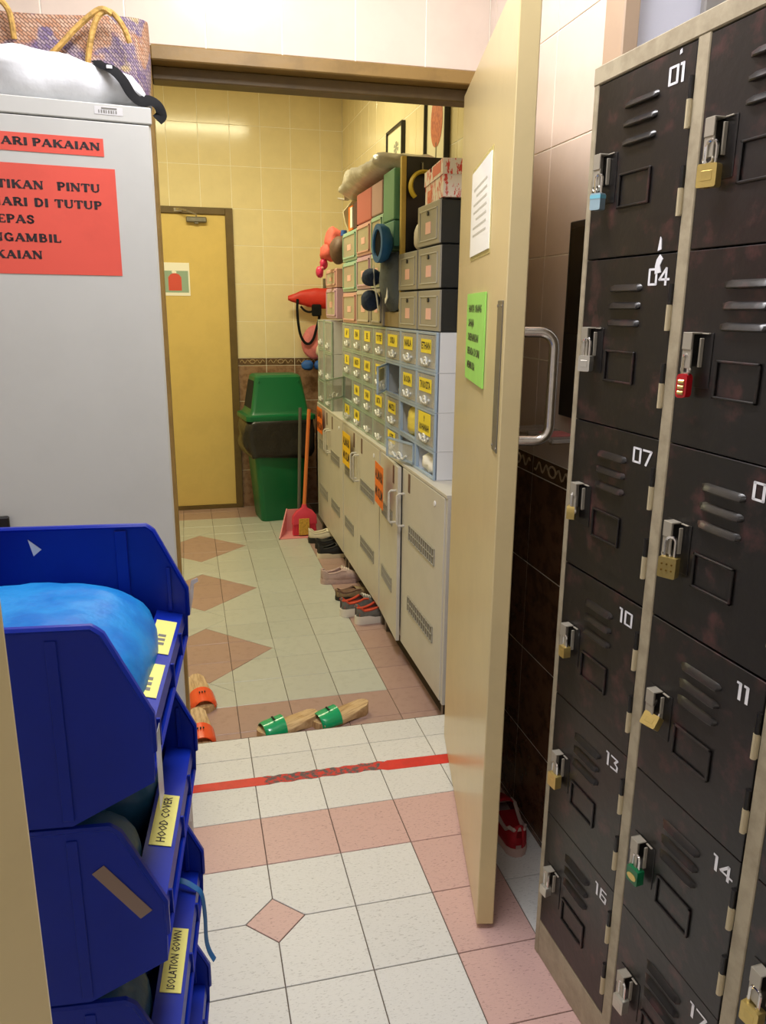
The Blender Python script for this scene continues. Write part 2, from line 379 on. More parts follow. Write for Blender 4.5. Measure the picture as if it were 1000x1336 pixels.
M_poster = mat('poster_teal', rgb(150, 176, 160), 0.5)
M_posterr = mat('poster_red', rgb(214, 84, 72), 0.5)
M_pinkdoc = mat('pink_paper', rgb(206, 120, 116), 0.6)

def shoebox_print():
    m = mat('red_white_print', rgb(238, 226, 220), 0.5, c2=rgb(214, 66, 56), scale=62, lo=0.53, hi=0.56, stretch=(1, 1.0, 0.4))
    return m
M_rwprint = shoebox_print()

def woven():
    m = bpy.data.materials.new('woven_palm'); m.use_nodes = True; nt = m.node_tree; b = nt.nodes['Principled BSDF']
    b.inputs['Roughness'].default_value = 0.7
    tc = nt.nodes.new('ShaderNodeTexCoord')
    nz = nt.nodes.new('ShaderNodeTexNoise'); nz.inputs['Scale'].default_value = 7; nz.inputs['Detail'].default_value = 4
    nt.links.new(tc.outputs['Object'], nz.inputs['Vector'])
    rp = nt.nodes.new('ShaderNodeValToRGB'); cr_ = rp.color_ramp; cr_.interpolation = 'LINEAR'
    cr_.elements[0].position = 0; cr_.elements[0].color = rgb(196, 140, 96)
    for pos, c in ((0.45, (186, 132, 98)), (0.475, (112, 94, 138)), (0.555, (122, 102, 142)), (0.575, (188, 166, 112)), (0.63, (194, 118, 84))):
        e = cr_.elements.new(pos); e.color = rgb(*c)
    cr_.elements[-1].position = 0.72; cr_.elements[-1].color = rgb(200, 150, 96)
    nt.links.new(nz.outputs[0], rp.inputs[0])
    sx = nt.nodes.new('ShaderNodeSeparateXYZ'); nt.links.new(tc.outputs['Object'], sx.inputs[0])
    sm = nt.nodes.new('ShaderNodeMath'); sm.operation = 'ADD'; nt.links.new(sx.outputs[0], sm.inputs[0]); nt.links.new(sx.outputs[1], sm.inputs[1])
    cb_ = nt.nodes.new('ShaderNodeCombineXYZ'); nt.links.new(sm.outputs[0], cb_.inputs[0]); nt.links.new(sx.outputs[2], cb_.inputs[1])
    mp = nt.nodes.new('ShaderNodeMapping'); mp.inputs['Rotation'].default_value = (0, 0, R(38))
    nt.links.new(cb_.outputs[0], mp.inputs['Vector'])
    ck = nt.nodes.new('ShaderNodeTexBrick'); ck.inputs['Scale'].default_value = 34; ck.inputs['Mortar Size'].default_value = 0.03
    ck.inputs['Brick Width'].default_value = 0.42; ck.inputs['Row Height'].default_value = 0.2
    nt.links.new(mp.outputs[0], ck.inputs['Vector'])
    mx = nt.nodes.new('ShaderNodeMix'); mx.data_type = 'RGBA'; mx.inputs[0].default_value = 0.55; mx.inputs[7].default_value = rgb(222, 200, 178)
    nt.links.new(rp.outputs[0], mx.inputs[6])
    dk = nt.nodes.new('ShaderNodeMix'); dk.data_type = 'RGBA'; dk.inputs[0].default_value = 0.75; dk.inputs[7].default_value = rgb(62, 48, 44)
    nt.links.new(rp.outputs[0], dk.inputs[6])
    nt.links.new(rp.outputs[0], ck.inputs['Color1']); nt.links.new(mx.outputs[2], ck.inputs['Color2']); nt.links.new(dk.outputs[2], ck.inputs['Mortar'])
    nt.links.new(ck.outputs[0], b.inputs['Base Color'])
    bp = nt.nodes.new('ShaderNodeBump'); bp.inputs['Strength'].default_value = 0.6; bp.inputs['Distance'].default_value = 0.004; bp.invert = True
    nt.links.new(ck.outputs[1], bp.inputs['Height']); nt.links.new(bp.outputs[0], b.inputs['Normal'])
    return m
M_woven = woven()

# ------------------------------------------------------------------ room shell
FL = -0.06                       # the rear room lies one low step down
YW, YB = 2.33, 5.95              # doorway wall front face, far wall
XR, XRR = 0.88, 1.16             # right walls of the front and the rear room
DOOR_L, DOOR_R, HEAD = -0.05, 0.849, 2.027
PT, PZ, ZB0, ZB1 = 0.212, 0.2635, 1.02, 1.075

TILE_CACHE = {}
def tile_mesh(poly, th, bev, m):
    key = (tuple((round(x, 4), round(y, 4)) for x, y in poly), th, bev, m.name)
    if key in TILE_CACHE: return TILE_CACHE[key]
    cx = sum(p[0] for p in poly)/len(poly); cy = sum(p[1] for p in poly)/len(poly)
    def ins(p):
        d = Vector((cx-p[0], cy-p[1])); L = d.length
        d = d/L*min(bev*1.4, L*0.3) if L > 1e-6 else d
        return (p[0]+d.x, p[1]+d.y)
    n = len(poly)
    vs = [(x, y, 0) for x, y in poly]+[(x, y, th-bev) for x, y in poly]+[(*ins(p), th) for p in poly]
    fs = [tuple(range(2*n, 3*n))]
    for k in range(2):
        for i in range(n):
            j = (i+1) % n
            fs.append((k*n+i, k*n+j, (k+1)*n+j, (k+1)*n+i))
    me = bpy.data.meshes.new('tile'); me.from_pydata(vs, [], fs); me.materials.append(m); me.update()
    TILE_CACHE[key] = me
    return me
def clip(poly, a, b, c):
    out = []
    for i in range(len(poly)):
        p, q = poly[i], poly[(i+1) % len(poly)]
        dp, dq = a*p[0]+b*p[1]-c, a*q[0]+b*q[1]-c
        if dp <= 1e-9: out.append(p)
        if (dp < -1e-9 and dq > 1e-9) or (dp > 1e-9 and dq < -1e-9):
            t = dp/(dp-dq); out.append((p[0]+t*(q[0]-p[0]), p[1]+t*(q[1]-p[1])))
    return out
def area(p): return abs(sum(p[i][0]*p[(i+1) % len(p)][1]-p[(i+1) % len(p)][0]*p[i][1] for i in range(len(p))))/2 if len(p) > 2 else 0
def inset(poly, g):
    """shrink a counter-clockwise convex polygon by g"""
    out = poly
    for i in range(len(poly)):
        (x0, y0), (x1, y1) = poly[i], poly[(i+1) % len(poly)]
        L = math.hypot(x1-x0, y1-y0)
        if L < 1e-6: continue
        nx, ny = (y1-y0)/L, -(x1-x0)/L
        out = clip(out, nx, ny, nx*x0+ny*y0-g)
        if len(out) < 3: return []
    return out
def put_tile(parent, poly, gap, m, Mx, th=0.005, bev=0.001, name='tile'):
    p = inset(poly, gap)
    if area(p) < 4e-5: return None
    cx, cy = min(q[0] for q in p), min(q[1] for q in p)
    me = tile_mesh([(x-cx, y-cy) for x, y in p], th, bev, m)
    o = link(name, me, parent)
    o.matrix_local = Mx @ Matrix.Translation((cx, cy, 0))
    return o
def lines_between(a, b, start, pitch):
    k = math.ceil((a-start)/pitch+1e-6); out = [a]
    while start+k*pitch < b-1e-6:
        if start+k*pitch-a > 0.004: out.append(start+k*pitch)
        k += 1
    return out+[b]

TH = 0.005
# --- front floor
fl = struct(B().box(-1.3, 1.35, -1.5, 2.45, -0.2, -TH+0.002).build('floor', M_groutd))
MF = Matrix.Translation((0, 0, -TH))
xs = [-1.262+0.2*k for k in range(13)]
ys = [-0.603+0.2*k for k in range(14)]+[2.20, 2.322, 2.449]
dia = ((0.138, 1.597), 0.072)
def dia_planes(c, h):
    (cx, cy) = c
    return [(1, 1, cx+cy+h), (-1, 1, -cx+cy+h), (-1, -1, -cx-cy+h), (1, -1, cx-cy+h)]
def split_diamond(poly, dias):
    """-> (pieces outside, pieces inside)"""
    out, inn = [poly], []
    for c, h in dias:
        nxt = []
        for q in out:
            rest = q
            for a, b, cc in sorted(dia_planes(c, h), key=lambda p: -area(clip(q, -p[0], -p[1], -p[2]))):
                o_ = clip(rest, -a, -b, -cc)
                if area(o_) > 1e-5: nxt.append(o_)
                rest = clip(rest, a, b, cc)
                if area(rest) < 1e-5: rest = []; break
            if rest: inn.append(rest)
        out = nxt
    return out, inn
def add_floor(parent, xs, ys, z, pick, dias, mw, mp, gap=0.0012, whole=None):
    Mx = Matrix.Translation((0, 0, z-TH))
    for i in range(len(xs)-1):
        for j in range(len(ys)-1):
            poly = [(xs[i], ys[j]), (xs[i+1], ys[j]), (xs[i+1], ys[j+1]), (xs[i], ys[j+1])]
            cx, cy = (xs[i]+xs[i+1])/2, (ys[j]+ys[j+1])/2
            m = mp if pick(cx, cy) else mw
            near = [d for d in dias if abs(cx-d[0][0])+abs(cy-d[0][1]) < d[1]+0.25]
            if not near: put_tile(parent, poly, gap, m, Mx); continue
            # an outside piece stays one tile: cut into convex parts without joints
            out, inn = split_diamond(poly, near)
            for q in out: put_tile(parent, q, 0.0006 if len(out) > 1 else gap, m, Mx)
            if whole is None:
                for q in inn: put_tile(parent, q, gap, mp, Mx)
    if whole:
        for c, h in dias:
            put_tile(parent, [(c[0]+h, c[1]), (c[0], c[1]+h), (c[0]-h, c[1]), (c[0], c[1]-h)], gap, mp, Mx)
add_floor(fl, xs, ys, 0.0, lambda x, y: (1.797 < y < 1.997) or (0.538 < x < 0.738 and y < 1.8), [dia], M_fwhite, M_fpink, whole=True)
# --- rear floor
flr = struct(B().box(-1.3, 1.25, 2.45, 6.05, FL-0.2, FL-TH+0.002).build('floor', M_groutd), 'rear room floor, one low step below the doorway')
P2 = 0.2025
xs2 = [-1.091+0.2015*k for k in range(10)]+[0.88]
ys2 = [2.452, 2.592, 2.794]+[2.794+P2*k for k in range(1, 16)]+[YB]
DR = [((0.02, 3.30), 0.29), ((0.02, 4.11), 0.29), ((0.02, 4.92), 0.29)]
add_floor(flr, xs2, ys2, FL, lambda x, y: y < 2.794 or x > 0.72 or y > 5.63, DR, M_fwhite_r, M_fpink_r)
# step riser
struct(B().box(DOOR_L-0.04, DOOR_R+0.025, 2.449, 2.4515, FL, -0.001).build('trim_1', M_groutd), 'riser of the low step in the doorway')

def wall_tiles(parent, Mx, us, vs, pick, gap=0.0017, skip=None):
    for i in range(len(us)-1):
        for j in range(len(vs)-1):
            poly = [(us[i], vs[j]), (us[i+1], vs[j]), (us[i+1], vs[j+1]), (us[i], vs[j+1])]
            if skip and skip((us[i]+us[i+1])/2, (vs[j]+vs[j+1])/2): continue
            m = pick((us[i]+us[i+1])/2, (vs[j]+vs[j+1])/2)
            t = put_tile(parent, poly, gap, m, Mx, th=0.006, bev=0.0007)
            if m is M_border and t is not None:
                # raised scroll motif on a border tile
                w_, h_ = us[i+1]-us[i], vs[j+1]-vs[j]
                motif(t, w_, h_)
MOTIF = {}
def motif(t, w_, h_):
    key = round(w_, 3)
    if key not in MOTIF:
        b = B()
        c = (w_/2, h_/2)
        b.tube([(c[0]+0.020*math.cos(a), c[1]+0.014*math.sin(a), 0.0065) for a in [2*PI*k/12 for k in range(12)]], 0.0028, n=5, closed=True)
        for sx in (-1, 1) if w_ > 0.1 else ():
            b.tube([(c[0]+sx*(0.024+0.006*k), c[1]+0.012*math.sin(k*0.9), 0.0065) for k in range(int((w_/2-0.03)/0.006))], 0.0026, n=5)
        MOTIF[key] = b.build('motif', M_motif, t)
    else:
        o = MOTIF[key].copy(); COL.objects.link(o); o.parent = t
# --- far wall of the rear room
wb = struct(B().box(-1.3, XRR+0.1, YB+0.0016, YB+0.16, FL-0.1, REAR_CEIL).build('wall_back', M_grout))
MB_ = axes((0, YB+0.006, 0), (1, 0, 0), (0, 0, 1))
BD_L, BD_R, BD_T = -0.55, 0.366, 2.113        # outer edge of the yellow door's frame
zs = [FL, FL+0.0]+[ZB0-0.2635*k for k in (3, 2, 1)]+[ZB0, ZB1]+[ZB1+PZ*k for k in range(1, 8)]+[REAR_CEIL]
zs = sorted(set(round(z, 4) for z in zs))
def skip_door(u, v): return u < BD_R and v < BD_T-0.02
pick_r = lambda u, v: M_wcream_r if v > ZB1 else (M_border if v > ZB0 else M_wbrown_r)
usb = [-0.484+PT*k for k in range(4)]+[BD_R]+[-0.484+PT*k for k in range(5, 8)]+[XRR]
usb = sorted(set(round(u, 4) for u in usb))
zz = sorted(set(zs+[round(BD_T, 4)]))
zz = [z for z in zz if abs(z-2.129) > 0.002]
wall_tiles(wb, MB_, usb, zz, pick_r, skip=skip_door)
# --- right wall of the rear room
wr = struct(B().box(XRR+0.0016, XRR+0.12, 2.43, YB+0.16, FL-0.1, REAR_CEIL).build('wall_right_rear', M_grout))
MR_ = axes((XRR+0.006, YB, 0), (0, -1, 0), (0, 0, 1))
usr = [PT*k for k in range(17)]
wall_tiles(wr, MR_, usr, zs, pick_r)
# --- left wall of the rear room and doorway wall
struct(B().box(-1.4, -1.3, 2.43, YB+0.16, FL-0.1, REAR_CEIL).build('wall_left_rear', M_wcream_r))
b = B()
b.box(-1.4, DOOR_L-0.06, YW+0.0016, 2.43, -0.1, REAR_CEIL).box(DOOR_R+0.027, 1.5, YW+0.0016, 2.43, -0.1, REAR_CEIL).box(DOOR_L-0.06, DOOR_R+0.027, YW+0.0016, 2.43, HEAD+0.068, REAR_CEIL)
wf = struct(b.build('wall_front', M_grout))
MW_ = axes((0, YW+0.006, 0), (1, 0, 0), (0, 0, 1))
usf = [-0.708+0.2*k for k in range(8)]+[XR]
wall_tiles(wf, MW_, usf, [HEAD+0.07, 2.32, 2.57, FRONT_CEIL], lambda u, v: M_wcream)
# --- right wall of the front room, ends in a beige post
wrf = struct(B().box(XR+0.0016, XR+0.026, 1.65, YW+0.006, 0, FRONT_CEIL).build('wall_right_front', M_grout))
MRF = axes((XR+0.006, YW, 0), (0, -1, 0), (0, 0, 1))
usw = [0, 0.047, 0.247, 0.447, 0.68]
zw = [0.001, 0.019, 0.269, 0.519, 0.769, 1.019, 1.07]+[1.07+0.25*k for k in range(1, 7)]+[FRONT_CEIL]
wall_tiles(wrf, MRF, usw, zw, lambda u, v: M_wcream if v > 1.07 else (M_border if v > 1.019 else M_wbrown))
struct(B().box(XR-0.006, XR+0.030, 1.572, 1.65, 0, FRONT_CEIL, 0.003).build('trim_2', mat('post_beige', rgb(190, 164, 138), 0.5, var=0.05)), 'beige wooden post at the end of the tiled wall')
struct(B().box(XR+0.030, 1.062, 1.60, 1.65, 0, FRONT_CEIL).build('wall_right_return', M_bluewhite), 'pale blue white wall stub behind the lockers')
struct(B().box(1.062, 1.12, 1.585, 1.65, 0, FRONT_CEIL, 0.003).build('trim_3', mat('post_grey', rgb(150, 146, 142), 0.5, var=0.05)), 'grey post beside the pale wall stub above the lockers')
struct(B().box(1.2, 1.3, -1.5, YW, 0, FRONT_CEIL).build('wall_right_recess', M_plaster), 'plain wall behind the lockers')
struct(B().box(-1.4, -1.3, -1.5, YW, 0, FRONT_CEIL).build('wall_left_front', M_plaster))
struct(B().box(-1.4, 1.3, -1.6, -1.5, 0, FRONT_CEIL).build('wall_rear_front', M_plaster))
struct(B().box(-1.4, 1.3, -1.6, YW+0.006, FRONT_CEIL, FRONT_CEIL+0.1).build('ceiling', M_plaster))
struct(B().box(-1.4, XRR+0.12, YW+0.006, YB+0.16, REAR_CEIL, REAR_CEIL+0.1).build('ceiling', M_plaster), 'rear room ceiling')

# --- door frame of the doorway
fr = struct(thing('trim_4', 'brown painted steel frame around the doorway', 'x'))
del fr['category']
b = B()
b.box(DOOR_L-0.062, DOOR_L, YW-0.006, 2.44, 0.0, HEAD+0.07, 0.003)
b.build('jamb', M_frame, fr)
B().box(DOOR_R, DOOR_R+0.029, YW-0.006, 2.44, 0.0, HEAD+0.07, 0.003).build('jamb', M_frame, fr)
B().box(DOOR_L, DOOR_R, YW-0.006, 2.44, HEAD+0.034, HEAD+0.07, 0.003).build('head', M_frame, fr)
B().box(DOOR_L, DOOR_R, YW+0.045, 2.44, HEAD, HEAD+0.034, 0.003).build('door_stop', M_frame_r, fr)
# --- open cream door leaf
ang = math.atan2(0.974, 0.225)
LD = Vector((0.225, 0.974, 0)).normalized(); LN = Vector((LD.y, -LD.x, 0))
P1 = Vector((0.605, 1.457, 0.0))
d1 = struct(thing('door_1', 'cream painted door leaf standing open towards the camera', 'x', loc=P1, rotz=ang)); del d1['category']
LW = 0.862
B().box(0, LW, -0.040, 0, 0.012, 2.024, 0.002).build('leaf', M_door, d1)
for z in (0.25, 1.0, 1.8):
    b = B().cyl((LW+0.004, -0.036, z-0.05), (LW+0.004, -0.036, z+0.05), 0.007, n=10)
    b.build('hinge', M_dullsteel, d1)
b = B().box(0.024, 0.085, 0, 0.0025, 1.155, 1.461, 0.001)
pp = b.build('push_plate', M_dullsteel, d1)
b = B()
for x, z in ((0.03, 1.165), (0.03, 1.45), (0.079, 1.165), (0.079, 1.45)): b.cyl((x, 0.0025, z), (x, 0.004, z), 0.003, n=8)
b.build('screw', M_steel, pp)
# tubular pull handle on the other side
pts = []
z0, z1, out = 1.182, 1.400, 0.066
pts += [(0.028, -0.040, z0)]
pts += [(0.028, -0.040-out+0.03-0.03*math.sin(R(a)), z0+0.03-0.03*math.cos(R(a))) for a in range(0, 91, 15)]
pts += [(0.028, -0.040-out+0.03-0.03*math.cos(R(a)), z1-0.03+0.03*math.sin(R(a))) for a in range(0, 91, 15)]
pts += [(0.028, -0.040, z1)]
B().tube(pts, 0.0105, n=16).build('pull_handle', M_steel, d1)
# notices on the door
def door_sheet(name, label, x0, x1, z0, z1, m, lift=0.003):
    t = thing(name, label, 'notice', loc=P1 + LD*x0 + LN*(-0.001) + Vector((0, 0, z0)), rotz=ang)
    return t
t = thing('notice', 'white printed notice taped to the open door above the green one', 'notice', loc=P1+LD*0.25-LN*0.0005+Vector((0, 0, 1.573)), rotz=ang)
B().box(0.0, 0.325, 0.0005, 0.003, 0, 0.200).build('sheet', M_paper, t)
B().box(-0.012, 0.33, 0.0, 0.0006, -0.01, 0.21).build('plastic_sleeve', mat('sleeve', rgb(240, 226, 150), 0.2, alpha=0.7), t)
b = B()
for k in range(7): b.box(0.05, 0.28-(0.05 if k % 3 == 2 else 0), 0.003, 0.0033, 0.045+0.018*k, 0.050+0.018*k)
b.build('print_line', mat('faint_ink', rgb(198, 194, 182), 0.6), t)
t = thing('notice', 'bright green notice with five lines of black capitals on the open door', 'notice', loc=P1+LD*0.252-LN*0.0005+Vector((0, 0, 1.265)), rotz=ang)
B().box(0.0, 0.333, 0.0005, 0.004, 0, 0.216).build('sheet', M_green_p, t)
Mt = axes((0.29, 0.0046, 0.108), (-1, 0, 0), (0, 0, 1))
text_part('HANYA ORANG\nSAHAJA\nDIBENARKAN\nBERADA DI SINI\nMEMBUKA', 0.026, M_ink, t, Mt, align='LEFT', xs=1.25, bold=0.02, lines=1.35)

# --- yellow door in the far wall
d2 = struct(thing('door_2', 'yellow painted door in a brown frame in the far wall', 'x', loc=(0, YB, FL))); del d2['category']
H2 = BD_T-FL
b = B()
b.box(BD_R-0.052, BD_R, -0.02, 0.005, 0, H2, 0.002); b.build('jamb', M_frame_r, d2)
B().box(BD_L, BD_L+0.052, -0.02, 0.005, 0, H2, 0.002).build('jamb', M_frame_r, d2)
B().box(BD_L+0.052, BD_R-0.052, -0.02, 0.005, H2-0.045, H2, 0.002).build('head', M_frame_r, d2)
B().box(BD_L+0.052, BD_R-0.052, -0.006, 0.004, 0.03, H2-0.046, 0.001).build('leaf', M_dooryel, d2)
B().box(BD_L+0.052, BD_R-0.052, -0.018, 0.004, 0, 0.028).build('threshold', M_frame_r, d2)
b = B().box(0.045, 0.185, -0.045, -0.006, H2-0.102, H2-0.066, 0.006).box(0.1, 0.13, -0.036, -0.006, H2-0.112, H2-0.1, 0.003)
dc = b.build('door_closer', M_dullsteel, d2)
B().tube([(0.115, -0.04, H2-0.066), (0.115, -0.05, H2-0.05), (0.05, -0.075, H2-0.03), (0.0, -0.05, H2-0.02), (-0.02, -0.022, H2-0.02)], 0.006, n=6).build('closer_arm', M_steel, dc)
B().box(-0.035, 0.02, -0.028, -0.019, H2-0.036, H2-0.012, 0.002).build('arm_bracket', M_steel, dc)
t = thing('poster', 'small poster with a red fire extinguisher on the yellow door', 'poster', loc=(-0.16, YB-0.0065, 1.515))
B().box(0, 0.21, -0.003, 0, 0, 0.225).build('sheet', M_paper, t)
B().box(0.004, 0.2, -0.0036, -0.003, 0.022, 0.17).build('picture', M_poster, t)
b = B().prism([(0.062+x*1.0, 0.035+y) for x, y in [(0, 0), (0.09, 0), (0.09, 0.09), (0.075, 0.11), (0.055, 0.118), (0.035, 0.118), (0.015, 0.11), (0, 0.09)]], -0.0042, -0.0036, 'y')
b.build('extinguisher_print', M_posterr, t)
B().prism([(0.092, 0.153), (0.12, 0.153), (0.12, 0.166), (0.1, 0.172), (0.086, 0.166)], -0.0042, -0.0036, 'y').build('nozzle_print', M_paper, t)

# --- cream door edge close to the camera on the left
d3 = struct(thing('door_3', 'edge of a cream door leaf close by on the left', 'x', loc=(-0.1176, 0.49, 0), rotz=R(45))); del d3['category']
B().box(-0.82, 0, 0, 0.04, 0.01, 2.03, 0.002).build('leaf', M_door, d3)
for z in (0.3, 1.75): B().cyl((-0.822, 0.045, z), (-0.822, 0.045, z+0.09), 0.007, n=10).build('hinge', M_dullsteel, d3)

# --- ceiling lamps
for nm, where, (lx, ly, lz), sx, sy, watts, colr in LAMPS:
    t = thing('ceiling_light', 'fluorescent batten on the %s room ceiling, %s' % (nm, where), 'lamp', loc=(lx, ly, lz))
    B().box(-sx/2-0.01, sx/2+0.01, -sy/2-0.01, sy/2+0.01, -0.05, 0, 0.004).build('housing', M_grey, t)
    B().box(-sx/2+0.005, sx/2-0.005, -sy/2+0.005, sy/2-0.005, -0.066, -0.05, 0.003).build('diffuser', M_lamp if nm == 'front' else M_lampr, t)
    L = bpy.data.lights.new('tube_light', 'AREA'); L.shape = 'RECTANGLE'; L.size = sx; L.size_y = sy; L.energy = watts; L.color = colr; L.spread = R(176)
    link('tube_light', L, t, loc=(0, 0, -0.07))

# ------------------------------------------------------------------ black locker bank
LA = 0.0499976
LK = thing('locker_bank', 'tall scuffed black steel locker bank with khaki frame and numbered doors', 'lockers', loc=(0.718, 1.367, 0), rotz=-(PI/2-LA))
LKM = Matrix.Translation((0.718, 1.367, 0)) @ Matrix.Rotation(-(PI/2-LA), 4, 'Z')
B().box(0.0, 0.872, 0.022, 0.38, 0.0, 1.845).build('carcass', M_lockd, LK)
b = B()
b.box(-0.004, 0.876, -0.004, 0.022, 1.819, 1.849, 0.002).box(-0.004, 0.0, -0.002, 0.38, 1.819, 1.849)
b.build('top_rail', M_khaki, LK)
for x0, x1 in ((-0.002, 0.0125), (0.2715, 0.2985), (0.5595, 0.5885), (0.8485, 0.874)):
    B().box(x0, x1, -0.003, 0.024, 0.0, 1.82, 0.0015).build('upright', M_khaki, LK)
B().box(0.0125, 0.8485, -0.0015, 0.024, 0.0, 0.092, 0.0015).build('kick_plate', M_khaki, LK)
B().box(-0.0035, -0.002, 0.0, 0.38, 0.0, 1.82).build('side_panel', M_khaki, LK)
B().box(0.874, 0.8755, 0.0, 0.38, 0.0, 1.82).build('side_panel', M_khaki, LK)
ROWZ = [1.817, 1.5295, 1.2425, 0.954, 0.667, 0.381, 0.094]
COLX = [0.0135, 0.2995, 0.5895]
DW = 0.2565

def locker_door():
    """origin at the top left corner of the door"""
    h = 0.2855
    b = B().box(0, DW, -0.002, 0.016, -h, -0.0005, 0.0010)
    d = b.build('locker_door', M_lock)
    lv = None
    for k in range(3):
        if lv is None:
            b = B(); rings = []
            for t_ in [0, 0.06, 0.14, 0.3, 0.6, 0.86, 0.95, 1.0]:
                x = 0.083+0.092*t_
                e = min(1, t_/0.14, (1-t_)/0.06) if 0 < t_ < 1 else 0.02
                hh, pr = 0.0125*(0.5+0.5*e), 0.0085*e
                rings.append([(x, -0.002, 0.5*hh), (x, -0.002-pr*0.5, 0.25*hh), (x, -0.002-pr, -0.3*hh), (x, -0.002-pr*0.9, -0.45*hh), (x, -0.002, -0.5*hh)])
            b.loft(rings); lv = b.build('louver', M_lock, d, loc=(0, 0, -0.050))
        else:
            o = lv.copy(); COL.objects.link(o); o.parent = d; o.location = (0, 0, -0.050-0.0285*k)
    b = B()
    for x0, x1, z0, z1 in ((0.085, 0.173, -0.157, -0.153), (0.085, 0.173, -0.208, -0.204), (0.085, 0.090, -0.208, -0.153), (0.168, 0.173, -0.208, -0.153)):
        b.box(x0, x1, -0.0062, -0.002, z0, z1, 0.0012)
    b.build('card_holder', M_lock, d)
    # hasp: a folded steel catch with a step in its front, on a black cup
    bp_ = B().box(0.016, 0.074, -0.0035, -0.002, -0.196, -0.1165, 0.0006).build('hasp_cup', M_blacks, d)
    b = B()
    b.box(0.030, 0.033, -0.018, -0.0035, -0.166, -0.116, 0.0006)
    b.box(0.030, 0.050, -0.0215, -0.0185, -0.141, -0.116, 0.0006)
    b.box(0.030, 0.050, -0.0202, -0.0172, -0.168, -0.140, 0.0006)
    b.box(0.030, 0.050, -0.020, -0.0035, -0.1185, -0.116, 0.0005)
    b.box(0.053, 0.068, -0.007, -0.0035, -0.1185, -0.1165, 0.0005)
    b.box(0.053, 0.056, -0.010, -0.0035, -0.166, -0.124, 0.0006)
    b.tube([(0.040+0.010*math.cos(R(a)), -0.0185, -0.170+0.006*math.sin(R(a))) for a in range(0, 360, 30)], 0.0018, n=6, closed=True)
    b.build('hasp', M_hasp, d)
    hg = None
    for z in (-0.046, -0.166):
        if hg is None:
            hg = B().cyl((DW-0.002, -0.0045, z), (DW-0.002, -0.0045, z-0.031), 0.0042, n=10).build('hinge', M_blacks, d)
            lf = B().cyl((DW-0.002, -0.005, z-0.031), (DW-0.002, -0.005, z-0.070), 0.0043, n=10).box(DW-0.002, DW+0.003, -0.006, -0.002, z-0.068, z-0.033).build('hinge_sleeve', M_cream_m, hg)
        else:
            o = hg.copy(); COL.objects.link(o); o.parent = d; o.location = (0, 0, -0.120)
            o2 = hg.children[0].copy(); COL.objects.link(o2); o2.parent = o
    return d
proto = locker_door()
doors = [proto]+[copy_tree(proto) for _ in range(17)]
NUMX = {1: 0.2165, 4: 0.2185, 7: 0.2195, 10: 0.2175, 13: 0.2165, 16: 0.2205, 8: 0.213, 11: 0.2195, 14: 0.2275}
for r_ in range(6):
    for c_ in range(3):
        n_ = r_*3+c_+1
        d = doors[n_-1]
        d.parent = LK; d.location = (COLX[c_], 0, ROWZ[r_])
        d['label'] = 'scuffed black locker door numbered %02d' % n_
        b = B(); s_ = '%02d' % n_
        strokes(b, s_, DG, 0.0255, axes((NUMX.get(n_, 0.219), -0.0028, -0.0470), (1, 0, 0), (0, 0, 1)), align='c', xs=1.55, wt=1.05)
        b.build('door_number', M_white_d, d, smooth=False)
        if n_ == 4:
            B().prism([(0.207, -0.030), (0.222, -0.028), (0.218, -0.018), (0.224, -0.008), (0.216, -0.001), (0.209, -0.008), (0.206, -0.018)], -0.0032, -0.002, 'y').build('sticker_scrap', M_white_d, d)
        if n_ == 1:
            B().prism([(0.219, -0.010), (0.224, -0.008), (0.223, -0.002), (0.219, -0.004)], -0.0032, -0.002, 'y').build('sticker_scrap', M_white_d, d)
            B().prism([(0.209, -0.283), (0.218, -0.281), (0.216, -0.266), (0.213, -0.262)], -0.0032, -0.002, 'y').build('sticker_scrap', M_white_d, d)

